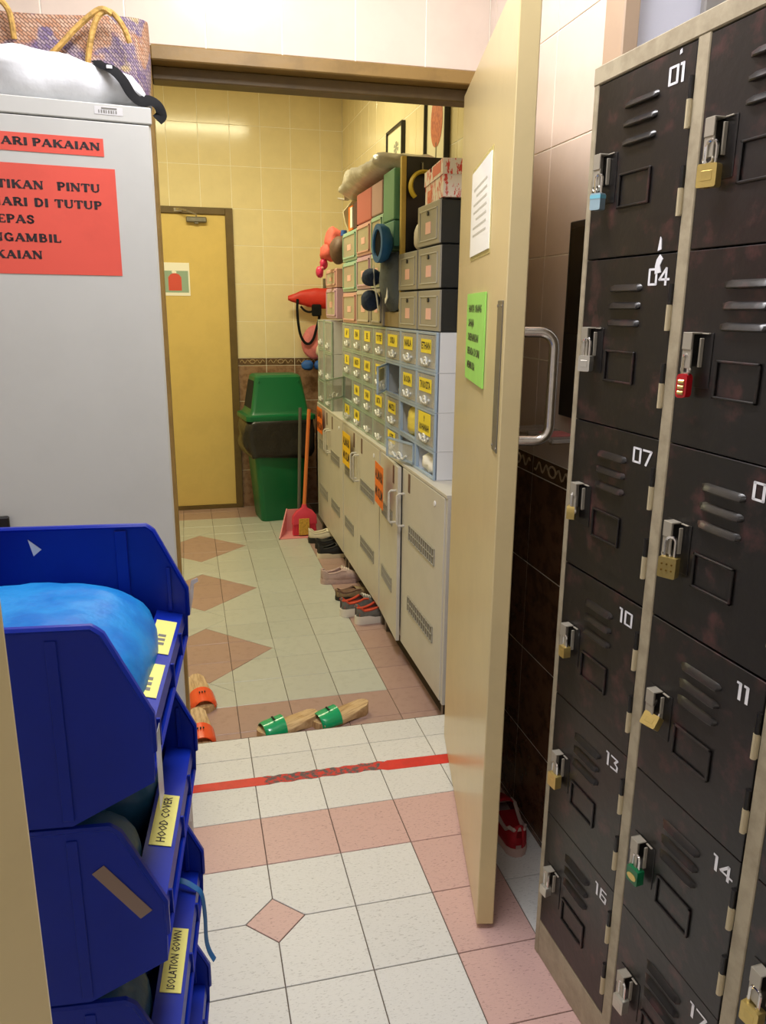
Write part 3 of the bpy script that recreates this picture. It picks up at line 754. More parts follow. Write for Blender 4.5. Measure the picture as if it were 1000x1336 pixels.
# padlocks, hanging from the hasps
def padlock(num, label, kind, bw, bh, u, z, turn=20, tilt=0, roll=0, shackle=0.03):
    c_ = (num-1) % 3; r_ = (num-1)//3
    loc = LKM @ Vector((u-0.004, -0.019, z))
    bw *= 0.78; bh *= 0.88
    t = thing('padlock', label, 'padlock', loc=loc, group='padlocks on the lockers')
    t.rotation_euler = (Matrix.Rotation(-(PI/2-LA), 4, 'Z') @ Matrix.Rotation(R(turn), 4, 'Z') @ Matrix.Rotation(R(tilt), 4, 'Y') @ Matrix.Rotation(R(roll), 4, 'X')).to_euler()
    th = 0.0075
    m = {'brass': M_brass, 'silver': M_silver, 'icy': M_icy, 'green': M_greenm, 'red': M_redm}[kind]
    if kind == 'red':
        b = B().prism(rrect(-bw/2, bw/2, -bh/2, bh/2, 0.006), -th, th, 'y')
        body = b.build('body', m, t)
        for k in range(3):
            B().cyl((-bw/2+0.004, -th+0.001, 0.006-0.008*k), (bw/2-0.004, -th+0.001, 0.006-0.008*k), 0.0035, n=10).build('dial', M_brass, body)
    else:
        b = B().prism(rrect(-bw/2, bw/2, -bh/2, bh/2, 0.0025, 2), -th, th, 'y')
        body = b.build('body', m, t)
        if kind == 'green':
            B().prism([(0.011*math.cos(a), 0.0065*math.sin(a)-0.002) for a in [2*PI*k/16 for k in range(16)]], -th-0.0012, -th, 'y').build('oval_badge', M_brass, body)
        elif num == 8:
            b = B()
            for i in range(3):
                for j in range(2): b.cyl((-0.008+0.008*i, -th-0.001, 0.006-0.010*j), (-0.008+0.008*i, -th, 0.006-0.010*j), 0.0015, n=8)
            b.build('stud', M_brassd, body)
        elif kind == 'icy':
            B().box(-bw/2-0.0003, bw/2+0.0003, -th-0.0006, th+0.0006, bh/2-0.009, bh/2-0.003).build('blue_band', mat('cyan_band', rgb(120, 190, 208), 0.3), body)
        else:
            B().cyl((0, -th*0.3, -bh/2-0.0008), (0, -th*0.3, -bh/2+0.001), 0.004, n=10).build('keyhole', M_brassd, body)
            b = B().box(-bw*0.28, bw*0.28, -th-0.0005, -th+0.0005, -bh*0.22, bh*0.2, 0.0003)
            b.build('stamped_panel', m, body)
    sw = bw*0.27 if kind != 'red' else bw*0.26
    pts = [(-sw, 0, bh/2-0.002)]+[(-sw*math.cos(R(a)), 0, bh/2+shackle-sw+sw*math.sin(R(a))) for a in range(0, 181, 20)]+[(sw, 0, bh/2-0.002)]
    B().tube(pts, 0.0026, n=8).build('shackle', M_chrome, t)
    return t
padlock(1, 'pale blue and silver padlock on the locker numbered 01', 'icy', 0.027, 0.031, 0.066, 1.624, 22)
padlock(4, 'silver square padlock on the locker numbered 04', 'silver', 0.029, 0.032, 0.066, 1.350, 30)
padlock(7, 'small silver and brass padlock seen edge on, on the locker numbered 07', 'brass', 0.026, 0.029, 0.054, 1.068, -42, shackle=0.026)
padlock(10, 'small brass padlock on the locker numbered 10', 'brass', 0.026, 0.026, 0.066, 0.784, 0, shackle=0.022)
padlock(13, 'large flat brass padlock on the locker numbered 13', 'brass', 0.036, 0.034, 0.063, 0.490, 5, shackle=0.026)
padlock(16, 'small silver padlock with a tall shackle on the lowest locker in view, numbered 16', 'silver', 0.027, 0.025, 0.060, 0.214, 8, shackle=0.034)
padlock(2, 'wide brass padlock on the top locker right of number 01', 'brass', 0.037, 0.035, 0.350, 1.625, 22)
padlock(5, 'red combination padlock on the locker right of number 04', 'red', 0.022, 0.040, 0.344, 1.336, 20, shackle=0.028)
padlock(8, 'brass padlock with raised studs on the locker right of number 07', 'brass', 0.037, 0.038, 0.353, 1.055, 28, shackle=0.032)
padlock(11, 'stubby brass padlock tipped outwards on the locker numbered 11', 'brass', 0.038, 0.026, 0.352, 0.786, 15, roll=-35, shackle=0.028)
padlock(14, 'green padlock with an oval brass badge on the locker numbered 14', 'green', 0.035, 0.033, 0.352, 0.486, 5, shackle=0.026)
padlock(17, 'silver padlock with brass body edge on the locker below number 14', 'silver', 0.034, 0.034, 0.350, 0.205, 5, shackle=0.032)
padlock(15, 'brass padlock at the bottom right corner, right of the green padlock', 'brass', 0.038, 0.036, 0.636, 0.478, 8, shackle=0.03)

# ------------------------------------------------------------------ things behind the open door
t = thing('wall_mirror', 'narrow black framed mirror on the tiled wall beside the lockers', 'mirror', loc=(XR-0.001, 1.71, 1.2))
B().box(-0.022, 0, -0.2, 0, 0, 0.435, 0.002).build('frame', M_blacks, t)
B().box(-0.0235, -0.0215, -0.19, -0.012, 0.19, 0.42).build('glass', M_mirror, t)
t = thing('wall_shelf', 'small clear shelf on the tiled wall behind the door handle', 'shelf', loc=(XR-0.001, 1.66, 1.150))
B().box(-0.085, 0, -0.06, 0.17, 0, 0.008, 0.001).build('board', M_glass, t)
b = B()
for y in (0.0, 0.13): b.box(-0.06, 0, y, y+0.012, -0.014, 0.0, 0.002)
b.build('bracket', M_steel, t)
t = thing('paper_slip', 'pink paper slip lying on the clear wall shelf', 'paper', loc=(XR-0.04, 1.69, 1.1585))
B().box(-0.03, 0.03, -0.05, 0.02, 0, 0.002).build('sheet', M_pinkdoc, t)

# ------------------------------------------------------------------ grey wardrobe with signs
WT = R(7)
WL = Vector((-0.05, 1.948, 0))
WX = Vector((math.cos(WT), math.sin(WT), 0)); WY = Vector((-math.sin(WT), math.cos(WT), 0))
WR = thing('wardrobe', 'tall grey steel wardrobe left of the doorway with red signs', 'wardrobe', loc=WL, rotz=WT)
B().box(-0.9, 0, 0.004, 0.35, 0.0, 1.828, 0.003).build('body', M_grey, WR)
B().box(-0.9, 0.002, -0.003, 0.35, 1.830, 1.864, 0.002).build('top_rail', M_grey, WR)
B().box(-0.455, -0.004, -0.004, 0.004, 0.06, 1.827, 0.0015).build('door', M_grey, WR)
B().box(-0.897, -0.459, -0.004, 0.004, 0.06, 1.827, 0.0015).build('door', M_grey, WR)
b = B().box(-0.425, -0.372, -0.022, -0.004, 0.90, 0.972, 0.003); hd = b.build('handle', M_blacks, WR)
B().cyl((-0.40, -0.026, 0.935), (-0.40, -0.022, 0.935), 0.009, n=12).build('lock_barrel', M_steel, hd)
st_ = B().box(-0.116, -0.058, -0.0036, -0.003, 1.842, 1.858).build('barcode_label', mat('dull_label', rgb(206, 205, 206), 0.5), WR)
b = B()
for k in range(8): b.box(-0.108+0.005*k, -0.106+0.005*k+(k % 3)*0.0006, -0.0041, -0.0036, 1.845, 1.851)
b.box(-0.102, -0.07, -0.0041, -0.0036, 1.853, 1.856)
b.build('print_line', M_inkg, st_)
t = thing('wall_sign', 'narrow red sign with black capitals at the top of the grey wardrobe', 'sign', loc=WL+WX*(-0.103)-WY*0.0043+Vector((0, 0, 1.757)), rotz=WT)
B().box(-0.33, 0, -0.0008, 0, 0, 0.036).build('sheet', M_red, t)
b = B(); strokes(b, 'ALMARI PAKAIAN', GS, 0.0150, axes((-0.006, -0.0012, 0.0118), (1, 0, 0), (0, 0, 1)), align='r', xs=1.52, space=0.34, wt=1.4); b.build('lettering', M_ink, t, smooth=False)
t = thing('wall_sign', 'large red notice with five lines of black capitals on the grey wardrobe', 'sign', loc=WL+WX*(-0.083)-WY*0.0043+Vector((0, 0, 1.509)), rotz=WT)
B().box(-0.40, 0, -0.0008, 0, 0, 0.224).build('sheet', M_red, t)
b = B()
for txt, xr_, z_, al in (('PASTIKAN', -0.147, 0.1742, 'r'), ('PINTU', -0.033, 0.1742, 'r'), ('ALMARI DI TUTUP', -0.032, 0.1392, 'r'), ('SELEPAS', -0.172, 0.1044, 'r'), ('MENGAMBIL', -0.122, 0.0670, 'r'), ('PAKAIAN', -0.162, 0.0318, 'r')):
    strokes(b, txt, GS, 0.0165, axes((xr_, -0.0012, z_), (1, 0, 0), (0, 0, 1)), align=al, xs=1.36, space=0.5, wt=1.4)
b.build('lettering', M_ink, t, smooth=False)

# things on the wardrobe
t = thing('woven_basket_bag', 'woven palm basket bag with tan rope handles on the wardrobe', 'basket', loc=(-0.345, 2.19, 1.866), rotz=R(3))
rings = []
N = 40
for k in range(9):
    z = 0.225*k/8
    ex = 0.286+0.012*math.sin(z*9); ey = 0.090+0.01*z
    ring = []
    for i in range(N):
        a = 2*PI*i/N
        px = math.copysign(abs(math.cos(a))**0.7, math.cos(a))*ex
        py = math.copysign(abs(math.sin(a))**0.7, math.sin(a))*ey
        dz = -0.018*math.cos(px/ex*2.2)*(k/8) if k == 8 else 0
        ring.append((px, py, z+dz))
    rings.append(ring)
inner = [[(p[0]*0.97, p[1]*0.93, p[2]) for p in rings[-1]], [(p[0]*0.95, p[1]*0.9, 0.02) for p in rings[0]]]
B().loft(rings+inner).build('body', M_woven, t, sharp=1.0)
def rope(pts, r=0.0065):
    return B().tube(pts, r, n=7)
sp = lambda pts, n=5: [tuple((1-f)*a+f*b_ for a, b_ in zip(p, q)) for p, q in zip(pts, pts[1:]) for f in [k/n for k in range(n)]]+[pts[-1]]
def smooth_path(pts, n=6):
    P = [Vector(p) for p in pts]; P = [P[0]]+P+[P[-1]]; out = []
    for i in range(1, len(P)-2):
        for k in range(n):
            u = k/n
            out.append(0.5*((2*P[i])+(-P[i-1]+P[i+1])*u+(2*P[i-1]-5*P[i]+4*P[i+1]-P[i+2])*u*u+(-P[i-1]+3*P[i]-3*P[i+1]+P[i+2])*u**3))
    out.append(P[-2]); return out
fy = -0.100
rope(smooth_path([(0.15, fy, 0.06), (0.158, fy-0.012, 0.13), (0.18, fy-0.02, 0.2), (0.208, fy-0.016, 0.222), (0.235, fy-0.012, 0.2), (0.250, fy-0.004, 0.165)])).build('handle', M_rope, t)
rope(smooth_path([(0.03, fy, 0.085), (0.09, fy-0.012, 0.135), (0.14, fy-0.015, 0.185), (0.19, fy-0.022, 0.222), (0.215, fy-0.022, 0.215)])).build('handle', M_rope, t)
rope(smooth_path([(-0.062, fy, 0.10), (-0.060, fy-0.012, 0.17), (-0.045, fy-0.018, 0.215), (-0.02, fy-0.018, 0.222), (0.0, fy-0.012, 0.2), (0.004, fy-0.004, 0.15)])).build('handle', M_rope, t)
t = thing('cloth_bag', 'slumped white cloth bag with a black strap on the wardrobe', 'bag', loc=(-0.30, 1.995, 1.866), rotz=WT)
CP = [(-0.34, 0.10), (-0.2, 0.118), (0.04, 0.106), (0.15, 0.092), (0.215, 0.070), (0.24, 0.045), (0.25, 0.006)]
b = B(); rings = []
for i in range(33):
    f = i/32; x = -0.34+0.59*f
    top = 0
    for (xa, ta), (xb, tb) in zip(CP, CP[1:]):
        if xa <= x <= xb+1e-6: top = ta+(tb-ta)*(x-xa)/(xb-xa)
    ring = []
    for k in range(18):
        a = 2*PI*k/18
        yy = math.copysign(abs(math.cos(a))**0.8, math.cos(a))*0.055
        zz_ = (math.sin(a)*0.5+0.5)**0.75*top
        n_ = noise.noise(Vector((x*14, yy*22, zz_*16)))*0.013 + noise.noise(Vector((x*30, yy*60+2, zz_*55)))*0.006
        ring.append((x, yy*(0.9+0.1*f)+n_, max(0.0, zz_+(n_ if zz_ > 0.01 else 0))))
    rings.append(ring)
b.loft(rings).build('body', M_cloth, t, sharp=2)
b = B().tube(smooth_path([(0.140, -0.030, 0.092), (0.151, -0.050, 0.080), (0.172, -0.066, 0.068), (0.190, -0.070, 0.050), (0.206, -0.070, 0.024), (0.224, -0.066, 0.012), (0.245, -0.060, 0.017), (0.262, -0.060, 0.008), (0.268, -0.06, -0.010), (0.258, -0.062, -0.022)]), (0.0016, 0.0125), n=8, flat=(0.2, -0.9, 0.4))
sb = b.build('strap', M_strapb, t)
B().box(0.158, 0.170, -0.069, -0.063, 0.070, 0.077, 0.001).build('tag', M_white_d, sb)

# ------------------------------------------------------------------ blue stacking bins
BA = R(5.5)
BD = Vector((math.sin(BA), math.cos(BA), 0)); BF = Vector((math.cos(BA), -math.sin(BA), 0))
BQ = Vector((-0.106, 0.80, 0))
BW = 0.400
def bin_mesh(t):
    b = B()
    prof = [(-0.30, 0.004), (-0.044, 0.004), (0.047, 0.052), (0.05, 0.136)]+[(0.05-0.043*f, 0.136+0.096*f) for f in (0.4, 0.8)]+[(0.008, 0.228), (0.001, 0.236), (-0.008, 0.24), (-0.30, 0.24)]
    for y0, y1 in ((0.0, 0.0045), (BW-0.0045, BW)): b.prism(prof, y0, y1, 'y')
    # rolled rims along the top and the slanted front edges
    rim = [(-0.30, 0.238), (-0.006, 0.238), (0.004, 0.230), (0.049, 0.134), (0.049, 0.09)]
    for y in (0.003, BW-0.003):
        b.tube([(x, y, z) for x, z in sp(rim, 3)], (0.006, 0.0035), n=6, flat=(0, 1, 0))
    b.box(-0.30, -0.044, 0.0045, BW-0.0045, 0.004, 0.009)
    b.prism([(-0.044, 0.004), (0.047, 0.052), (0.044, 0.056), (-0.046, 0.009)], 0.0045, BW-0.0045, 'y')
    b.box(-0.30, -0.295, 0.0045, BW-0.0045, 0.009, 0.24)
    # front lip: upright, then a gently sloping shelf for the labels
    b.box(0.028, 0.033, 0.0045, BW-0.0045, 0.045, 0.090)
    b.prism([(0.002, 0.101), (0.041, 0.092), (0.043, 0.074), (0.039, 0.074), (0.037, 0.087), (0.002, 0.096)], 0.0045, BW-0.0045, 'y')
    sh = b.build('shell', M_blue, t)
    for y in (-0.002, BW):
        B().box(-0.053, -0.041, y, y+0.002, 0.012, 0.226, 0.0006).build('rib', M_blue, sh)
    for y in (0.0045, BW-0.0085):
        B().box(0.020, 0.026, y, y+0.004, 0.10, 0.17, 0.0006).build('inner_rib', M_blue, sh)
        B().box(-0.053, -0.035, y, y+0.004, 0.01, 0.232, 0.001).build('inner_rib', M_blue, sh)
    for y in (0.075, 0.222, 0.325):
        B().box(0.033, 0.046, y-0.002, y+0.002, 0.047, 0.089, 0.0006).build('lip_gusset', M_blue, sh)
def bin_label(t, txt, y0, y1):
    M = axes((0.0215, (y0+y1)/2, 0.0966), (0, 1, 0), (-0.974, 0, 0.225))
    b = B().box(-(y1-y0)/2, (y1-y0)/2, -0.0150, 0.0150, 0.0002, 0.0012, M=M)
    lb = b.build('label', M_lemon, t)
    if txt: text_part(txt, 0.0165, M_ink, lb, M @ Matrix.Translation((0, 0, 0.0016)), xs=0.92 if len(txt) < 11 else 0.76, bold=0.014)
    else:
        b = B()
        for k in range(3): b.box(-0.030+0.014*k, -0.022+0.014*k, -0.005, 0.006, 0.0012, 0.0016, M=M)
        b.build('lettering', M_inkg, lb)
BINZ = [0.882, 0.642, 0.402, 0.162]
bins = {}
for lv_, lab in enumerate(('topmost open blue bin holding a bright blue plastic bundle', 'blue bin second from top, labelled HOOD COVER', 'blue bin third from top, labelled ISOLATION GOWN', 'lowest blue bin of the stack on the left')):
    t = thing('storage_bin', lab, 'bin', loc=BQ+Vector((0, 0, BINZ[lv_])), rotz=-BA, group='blue stacking bins on the left')
    bin_mesh(t); bins[lv_] = t
bin_label(bins[0], '', 0.115, 0.207); bin_label(bins[0], '', 0.24, 0.355); bin_label(bins[1], 'HOOD COVER', 0.150, 0.263); bin_label(bins[2], 'ISOLATION GOWN', 0.145, 0.265)
M = axes((0.0025, -0.0004, -0.087), (0.049, 0, -0.066), (0.066, 0, 0.049))
b = B().box(-0.041, 0.041, -0.0085, 0.0085, 0, 0.0006, M=Matrix.Translation((0, 0, 0.24)) @ M); b.build('tape', M_tape, bins[1])
b = B().prism([(-0.178, 0.222), (-0.160, 0.206), (-0.172, 0.196)], BW-0.0062, BW-0.0050, 'y'); b.build('torn_label', M_paper, bins[0])
b = B().prism([(0.046, 0.12), (0.053, 0.13), (0.056, 0.146), (0.066, 0.150), (0.067, 0.144), (0.060, 0.140), (0.058, 0.118), (0.052, 0.09), (0.046, 0.085)], BW-0.002, BW-0.0005, 'y')
b.build('torn_film', M_clearfilm, bins[0])
b = B().box(0.0505, 0.051, 0.002, 0.035, 0.015, 0.105); b.build('torn_film', M_clearfilm, bins[0])
# dolly under the stacks
t = thing('bin_base', 'dark blue platform under the blue bin stacks', 'stand', loc=BQ+Vector((0, 0, 0)), rotz=-BA)
b = B().box(-0.31, 0.045, 0.0, 0.40, 0.13, 0.162, 0.004); b.build('deck', M_blue, t)
for x in (-0.29, 0.01):
    for y in (0.02, 0.36): B().box(x, x+0.025, y, y+0.025, 0, 0.13, 0.002).build('leg', M_blue, t)
# contents
def bin_local(lv_, x, y, z): return BQ+BD*y+BF*x+Vector((0, 0, BINZ[lv_]+z))
t = thing('plastic_bundle', 'bright blue plastic wrapped bundle in the topmost blue bin', 'bundle', loc=bin_local(0, -0.135, 0.205, 0.012), rotz=-BA)
B().blob((0, 0, 0.088), (0.158, 0.180, 0.092), e=(3.0, 2.3), amp=0.045, freq=13, seed=5, nu=56, nv=34).build('wrapping', M_film, t, sharp=2)
for (l_, lab, m, y_) in ((1, 'dark teal wrapped pack in the bin labelled HOOD COVER, nearer half', M_teal, 0.11), (1, 'dark teal wrapped pack in the bin labelled HOOD COVER, farther half', M_teal, 0.30), (2, 'dull blue wrapped pack in the bin labelled ISOLATION GOWN, nearer half', M_teal, 0.11), (2, 'bright blue wrapped pack in the bin labelled ISOLATION GOWN, farther half', M_film, 0.30)):
    t = thing('wrapped_pack', lab, 'pack', loc=bin_local(l_, -0.13, y_, 0.012), rotz=-BA, group='packs in the lower bins')
    B().blob((0, 0, 0.075), (0.13, 0.085, 0.072), e=(3.5, 3), amp=0.03, freq=12, seed=l_*3+int(y_*10), nu=30, nv=18).build('wrapping', m, t, sharp=2)
for l_, lab in ((1, 'white folded sheet upright in the bin labelled HOOD COVER'), (2, 'white folded sheet upright in the bin labelled ISOLATION GOWN')):
    t = thing('folded_sheet', lab, 'paper', loc=bin_local(l_, -0.035, 0.012, 0.012), rotz=-BA+R(4))
    B().prism([(-0.03, 0), (0.03, 0), (0.014, 0.19), (-0.03, 0.2)], 0, 0.004, 'y').build('sheet', M_paper, t)
t = thing('ribbon_strap', 'thin blue ribbon hanging over the lip of the third blue bin', 'ribbon', loc=bin_local(2, 0, 0.350, 0.0), rotz=-BA)
b = B().tube(smooth_path([(0.004, 0.008, 0.108), (0.012, 0.004, 0.113), (0.022, 0, 0.113), (0.036, -0.004, 0.106), (0.050, -0.008, 0.092), (0.054, -0.01, 0.05), (0.054, -0.012, 0.006), (0.058, -0.012, -0.02), (0.066, -0.012, -0.04)]), (0.0012, 0.005), n=6, flat=(0.8, -0.5, 0.3))
b.build('band', M_ribbon, t)
# ------------------------------------------------------------------ red tape on the doorway floor
t = thing('floor_tape', 'red warning tape across the doorway floor, worn grey in the middle', 'tape', loc=(0, 0, 0))
B().prism([(-0.06, 2.165), (0.17, 2.158), (0.165, 2.175), (0.18, 2.19), (0.16, 2.203), (-0.06, 2.205)], 0.0, 0.0012).build('tape_strip', M_tapered, t)
B().prism([(0.53, 2.163), (0.56, 2.150), (0.86, 2.142), (0.86, 2.192), (0.57, 2.203), (0.545, 2.19)], 0.0, 0.0012).build('tape_strip', M_tapered, t)
b = B()
ptsA = []; ptsB = []
for i in range(22):
    x = 0.16+0.40*i/21
    ptsA.append((x, 2.160-0.003*math.sin(i*1.7))); ptsB.append((x, 2.203+0.003*math.sin(i*2.3)))
b.prism(ptsA+list(reversed(ptsB)), 0.0, 0.0007); b.build('tape_residue', M_taperes, t)

# ------------------------------------------------------------------ footwear
def slipper(label, loc, rz, mst, group, tilt=0.0, strap_t=0.76, L=0.235):
    """wooden soled slipper, heel at the origin, toe towards +x"""
    t = thing('slipper', label, 'slipper', loc=loc, rotz=rz, group=group)
    if tilt: t.rotation_euler = (tilt, 0, rz)
    def hw(f): return 0.032+0.014*math.sin(min(1, max(0, (f-0.15)/0.85))*PI*0.72) if 0.06 < f < 0.95 else (0.024 if f <= 0.06 else 0.028)
    st_ = [0, 0.03, 0.1, 0.2, 0.35, 0.5, 0.65, 0.78, 0.9, 0.97, 1.0]
    rings = []
    for f in st_:
        x = L*f; w_ = hw(f)*(0.35 if f in (0, 1.0) else 0.8 if f in (0.03, 0.97) else 1)
        zt = 0.045-0.022*min(1, f/0.55)+0.004*max(0, (f-0.8)/0.2)
        zb = 0.0 if f < 0.33 or f > 0.5 else 0.006
        rings.append([(x, -w_, zb), (x, w_, zb), (x, w_*1.04, zt-0.004), (x, w_*0.96, zt), (x, -w_*0.96, zt), (x, -w_*1.04, zt-0.004)])
    sl = B().loft(rings).build('sole', M_wood, t, sharp=0.9)
    rows = []
    for i in range(7):
        f = strap_t-0.17+0.34*i/6; x = L*f; w_ = (hw(f) if f < 0.9 else 0.036)+0.005; zt = 0.024
        hgt = 0.036+0.014*(1-i/6)
        ring = [(x, w_*math.cos(R(a))*1.02, max(0.010, zt-0.012)+ (hgt+0.0)*math.sin(R(a))) for a in range(0, 181, 15)]
        rows.append(ring)
    outer = [[(x, y, z) for x, y, z in r_] for r_ in rows]
    innr = [[(x, y*0.95, z-0.003) for x, y, z in r_] for r_ in rows]
    b = B().loft([o_+list(reversed(i_)) for o_, i_ in zip(outer, innr)])
    sp_ = b.build('strap', mst, t, sharp=1.2)
    b = B()
    for i in range(3):
        y = -0.012+0.010*i
        b.box(L*(strap_t-0.02)-0.003, L*(strap_t-0.02)+0.004, y, y+0.005, 0.0585, 0.0625)
    b.build('slot', M_blackr, sp_)
    B().box(0.01, L*0.55, -0.004, 0.004, 0.027, 0.0285).build('groove', mat('sole_groove', rgb(150, 112, 74), 0.7), sl) if False else None
    return t
slipper('green strapped wooden slipper on the step, left of the green pair', (0.402, 2.613, FL), R(-163), M_greenst, 'green slippers')
slipper('green strapped wooden slipper on the step, right of the green pair', (0.604, 2.647, FL), R(-160), M_greenst, 'green slippers')
slipper('orange strapped wooden slipper farther from the step at the left jamb', (-0.035, 3.02, FL), R(-83), M_orangest, 'orange slippers', L=0.265, strap_t=0.76)
slipper('orange strapped wooden slipper close to the step at the left jamb', (-0.035, 2.735, FL), R(-86), M_orangest, 'orange slippers', L=0.24, strap_t=0.78)

def shoe(label, loc, rz, L, msole, mup, mlin, group, lace=None, low=False, soleh=0.022, panel=None):
    """closed shoe, heel at the origin, toe towards +x"""
    t = thing('shoe', label, 'shoe', loc=loc, rotz=rz, group=group)
    def hw(f): return L*(0.115+0.055*math.sin(max(0, (f-0.1)/0.9)*PI*0.75)) * (1 if 0.04 < f < 0.93 else 0.72)
    fs = [0, 0.03, 0.08, 0.16, 0.27, 0.4, 0.5, 0.6, 0.72, 0.84, 0.93, 0.98, 1.0]
    rings = []
    for f in fs:
        w_ = hw(f)*(0.4 if f in (0, 1.0) else 1)*1.06; x = L*f; zt = soleh*(1.25 if f < 0.3 else 1.0); lift = 0.006*max(0, (f-0.85)/0.15)
        rings.append([(x, -w_*0.93, lift), (x, w_*0.93, lift), (x, w_, zt*0.5+lift), (x, w_*0.97, zt+lift*0.6), (x, -w_*0.97, zt+lift*0.6), (x, -w_, zt*0.5+lift)])
    B().loft(rings).build('sole', msole, t, sharp=0.9)
    hb = 0.078*(0.72 if low else 1)*L/0.25
    b = B(); rows = []; K = 13
    for f in fs:
        w_ = hw(f)*(0.45 if f in (0, 1.0) else 1); x = L*(0.01+0.98*f)
        top = soleh*0.8 + (hb if f < 0.12 else hb*0.70 if f < 0.3 else hb*0.80 if f < 0.45 else hb*0.95 if f < 0.55 else hb*max(0.34, 0.95-(f-0.55)*1.5))
        if f == 1.0: top = soleh+0.008
        row = []
        for k in range(K):
            a = PI*k/(K-1)
            row.append((x, w_*math.copysign(abs(math.cos(a))**0.75, math.cos(a)), soleh*0.8+(top-soleh*0.8)*math.sin(a)**0.6))
        rows.append(row)
    # leave the foot opening free at the top, between heel and instep
    vv = [[b.bm.verts.new(Vector(p)) for p in r_] for r_ in rows]
    for i in range(len(vv)-1):
        for k in range(K-1):
            if 2 <= i+1 <= 6 and 3 <= k <= K-5 and not (i == 0): continue
            b.bm.faces.new((vv[i][k], vv[i][k+1], vv[i+1][k+1], vv[i+1][k]))
    up_ = b.build('upper', mup, t, sharp=1.2)
    md = up_.modifiers.new('thick', 'SOLIDIFY'); md.thickness = 0.003; md.offset = -1
    B().prism([(L*f, -hw(f)*0.85) for f in (0.06, 0.2, 0.4, 0.55)]+[(L*f, hw(f)*0.85) for f in (0.55, 0.4, 0.2, 0.06)], soleh*0.8, soleh*0.8+0.032).build('insole', mlin, t)
    # padded collar round the opening
    pts = []
    for i in range(1, 8): pts.append(rows[i][3])
    for i in range(7, 0, -1): pts.append(rows[i][K-4])
    B().tube(pts, 0.0056, n=6, closed=True).build('collar', panel or mlin, t)
    if lace:
        b = B()
        for i in range(4):
            f = 0.53+0.055*i
            zt = soleh*0.8+hb*max(0.34, 0.97-(f-0.55)*1.5)+0.002
            w_ = hw(f)*0.42
            b.tube([(L*f, -w_, zt-0.006), (L*(f+0.008), 0, zt+0.001), (L*f, w_, zt-0.006)], 0.0026, n=5)
        b.build('laces', lace, t)
    return t
sg = 'shoes pushed under the grey cabinets'
shoe('nearest grey trainer with white sole and coral lining, under the cabinets', (0.735, 3.49, FL), R(12), 0.235, M_whitesole, M_greysh, M_coral, sg, lace=M_whitesole, soleh=0.034)
shoe('grey trainer with coral lining second from the doorway, under the cabinets', (0.682, 3.60, FL), R(14), 0.235, M_whitesole, M_greysh, M_coral, sg, lace=M_whitesole, soleh=0.034)
shoe('olive brown slip-on shoe behind the two grey trainers', (0.70, 3.83, FL), R(10), 0.22, M_blackr, M_olive, M_brownsh, sg, low=True, soleh=0.016)
shoe('pale lilac trainer with a white bow between the brown and the black shoes', (0.665, 4.10, FL), R(2), 0.23, M_lilacsh, M_lilacsh, M_lilacsh, sg, lace=M_whitesole, soleh=0.024)
shoe('black shoe with ivory sole, third from the far end of the row', (0.72, 4.56, FL), R(4), 0.23, M_ivory, M_blackr, M_blackr, sg, soleh=0.026)
shoe('black shoe lying against the ivory one near the dustpan', (0.74, 4.76, FL), R(8), 0.22, M_blackr, M_blackr, M_blackr, sg, low=True)
shoe('ivory and black pump nearest the dustpan', (0.715, 4.90, FL), R(-8), 0.24, M_blackr, M_ivory, M_ivory, sg, soleh=0.030)
shoe('red canvas shoe with a pale rim on the dark floor behind the open door', (0.806, 1.668, 0), R(87), 0.255, mat('pale_rubber', rgb(190, 160, 150), 0.6), M_redsh, M_redsh, 'red shoe', soleh=0.02, panel=mat('pale_trim', rgb(200, 176, 166), 0.7))

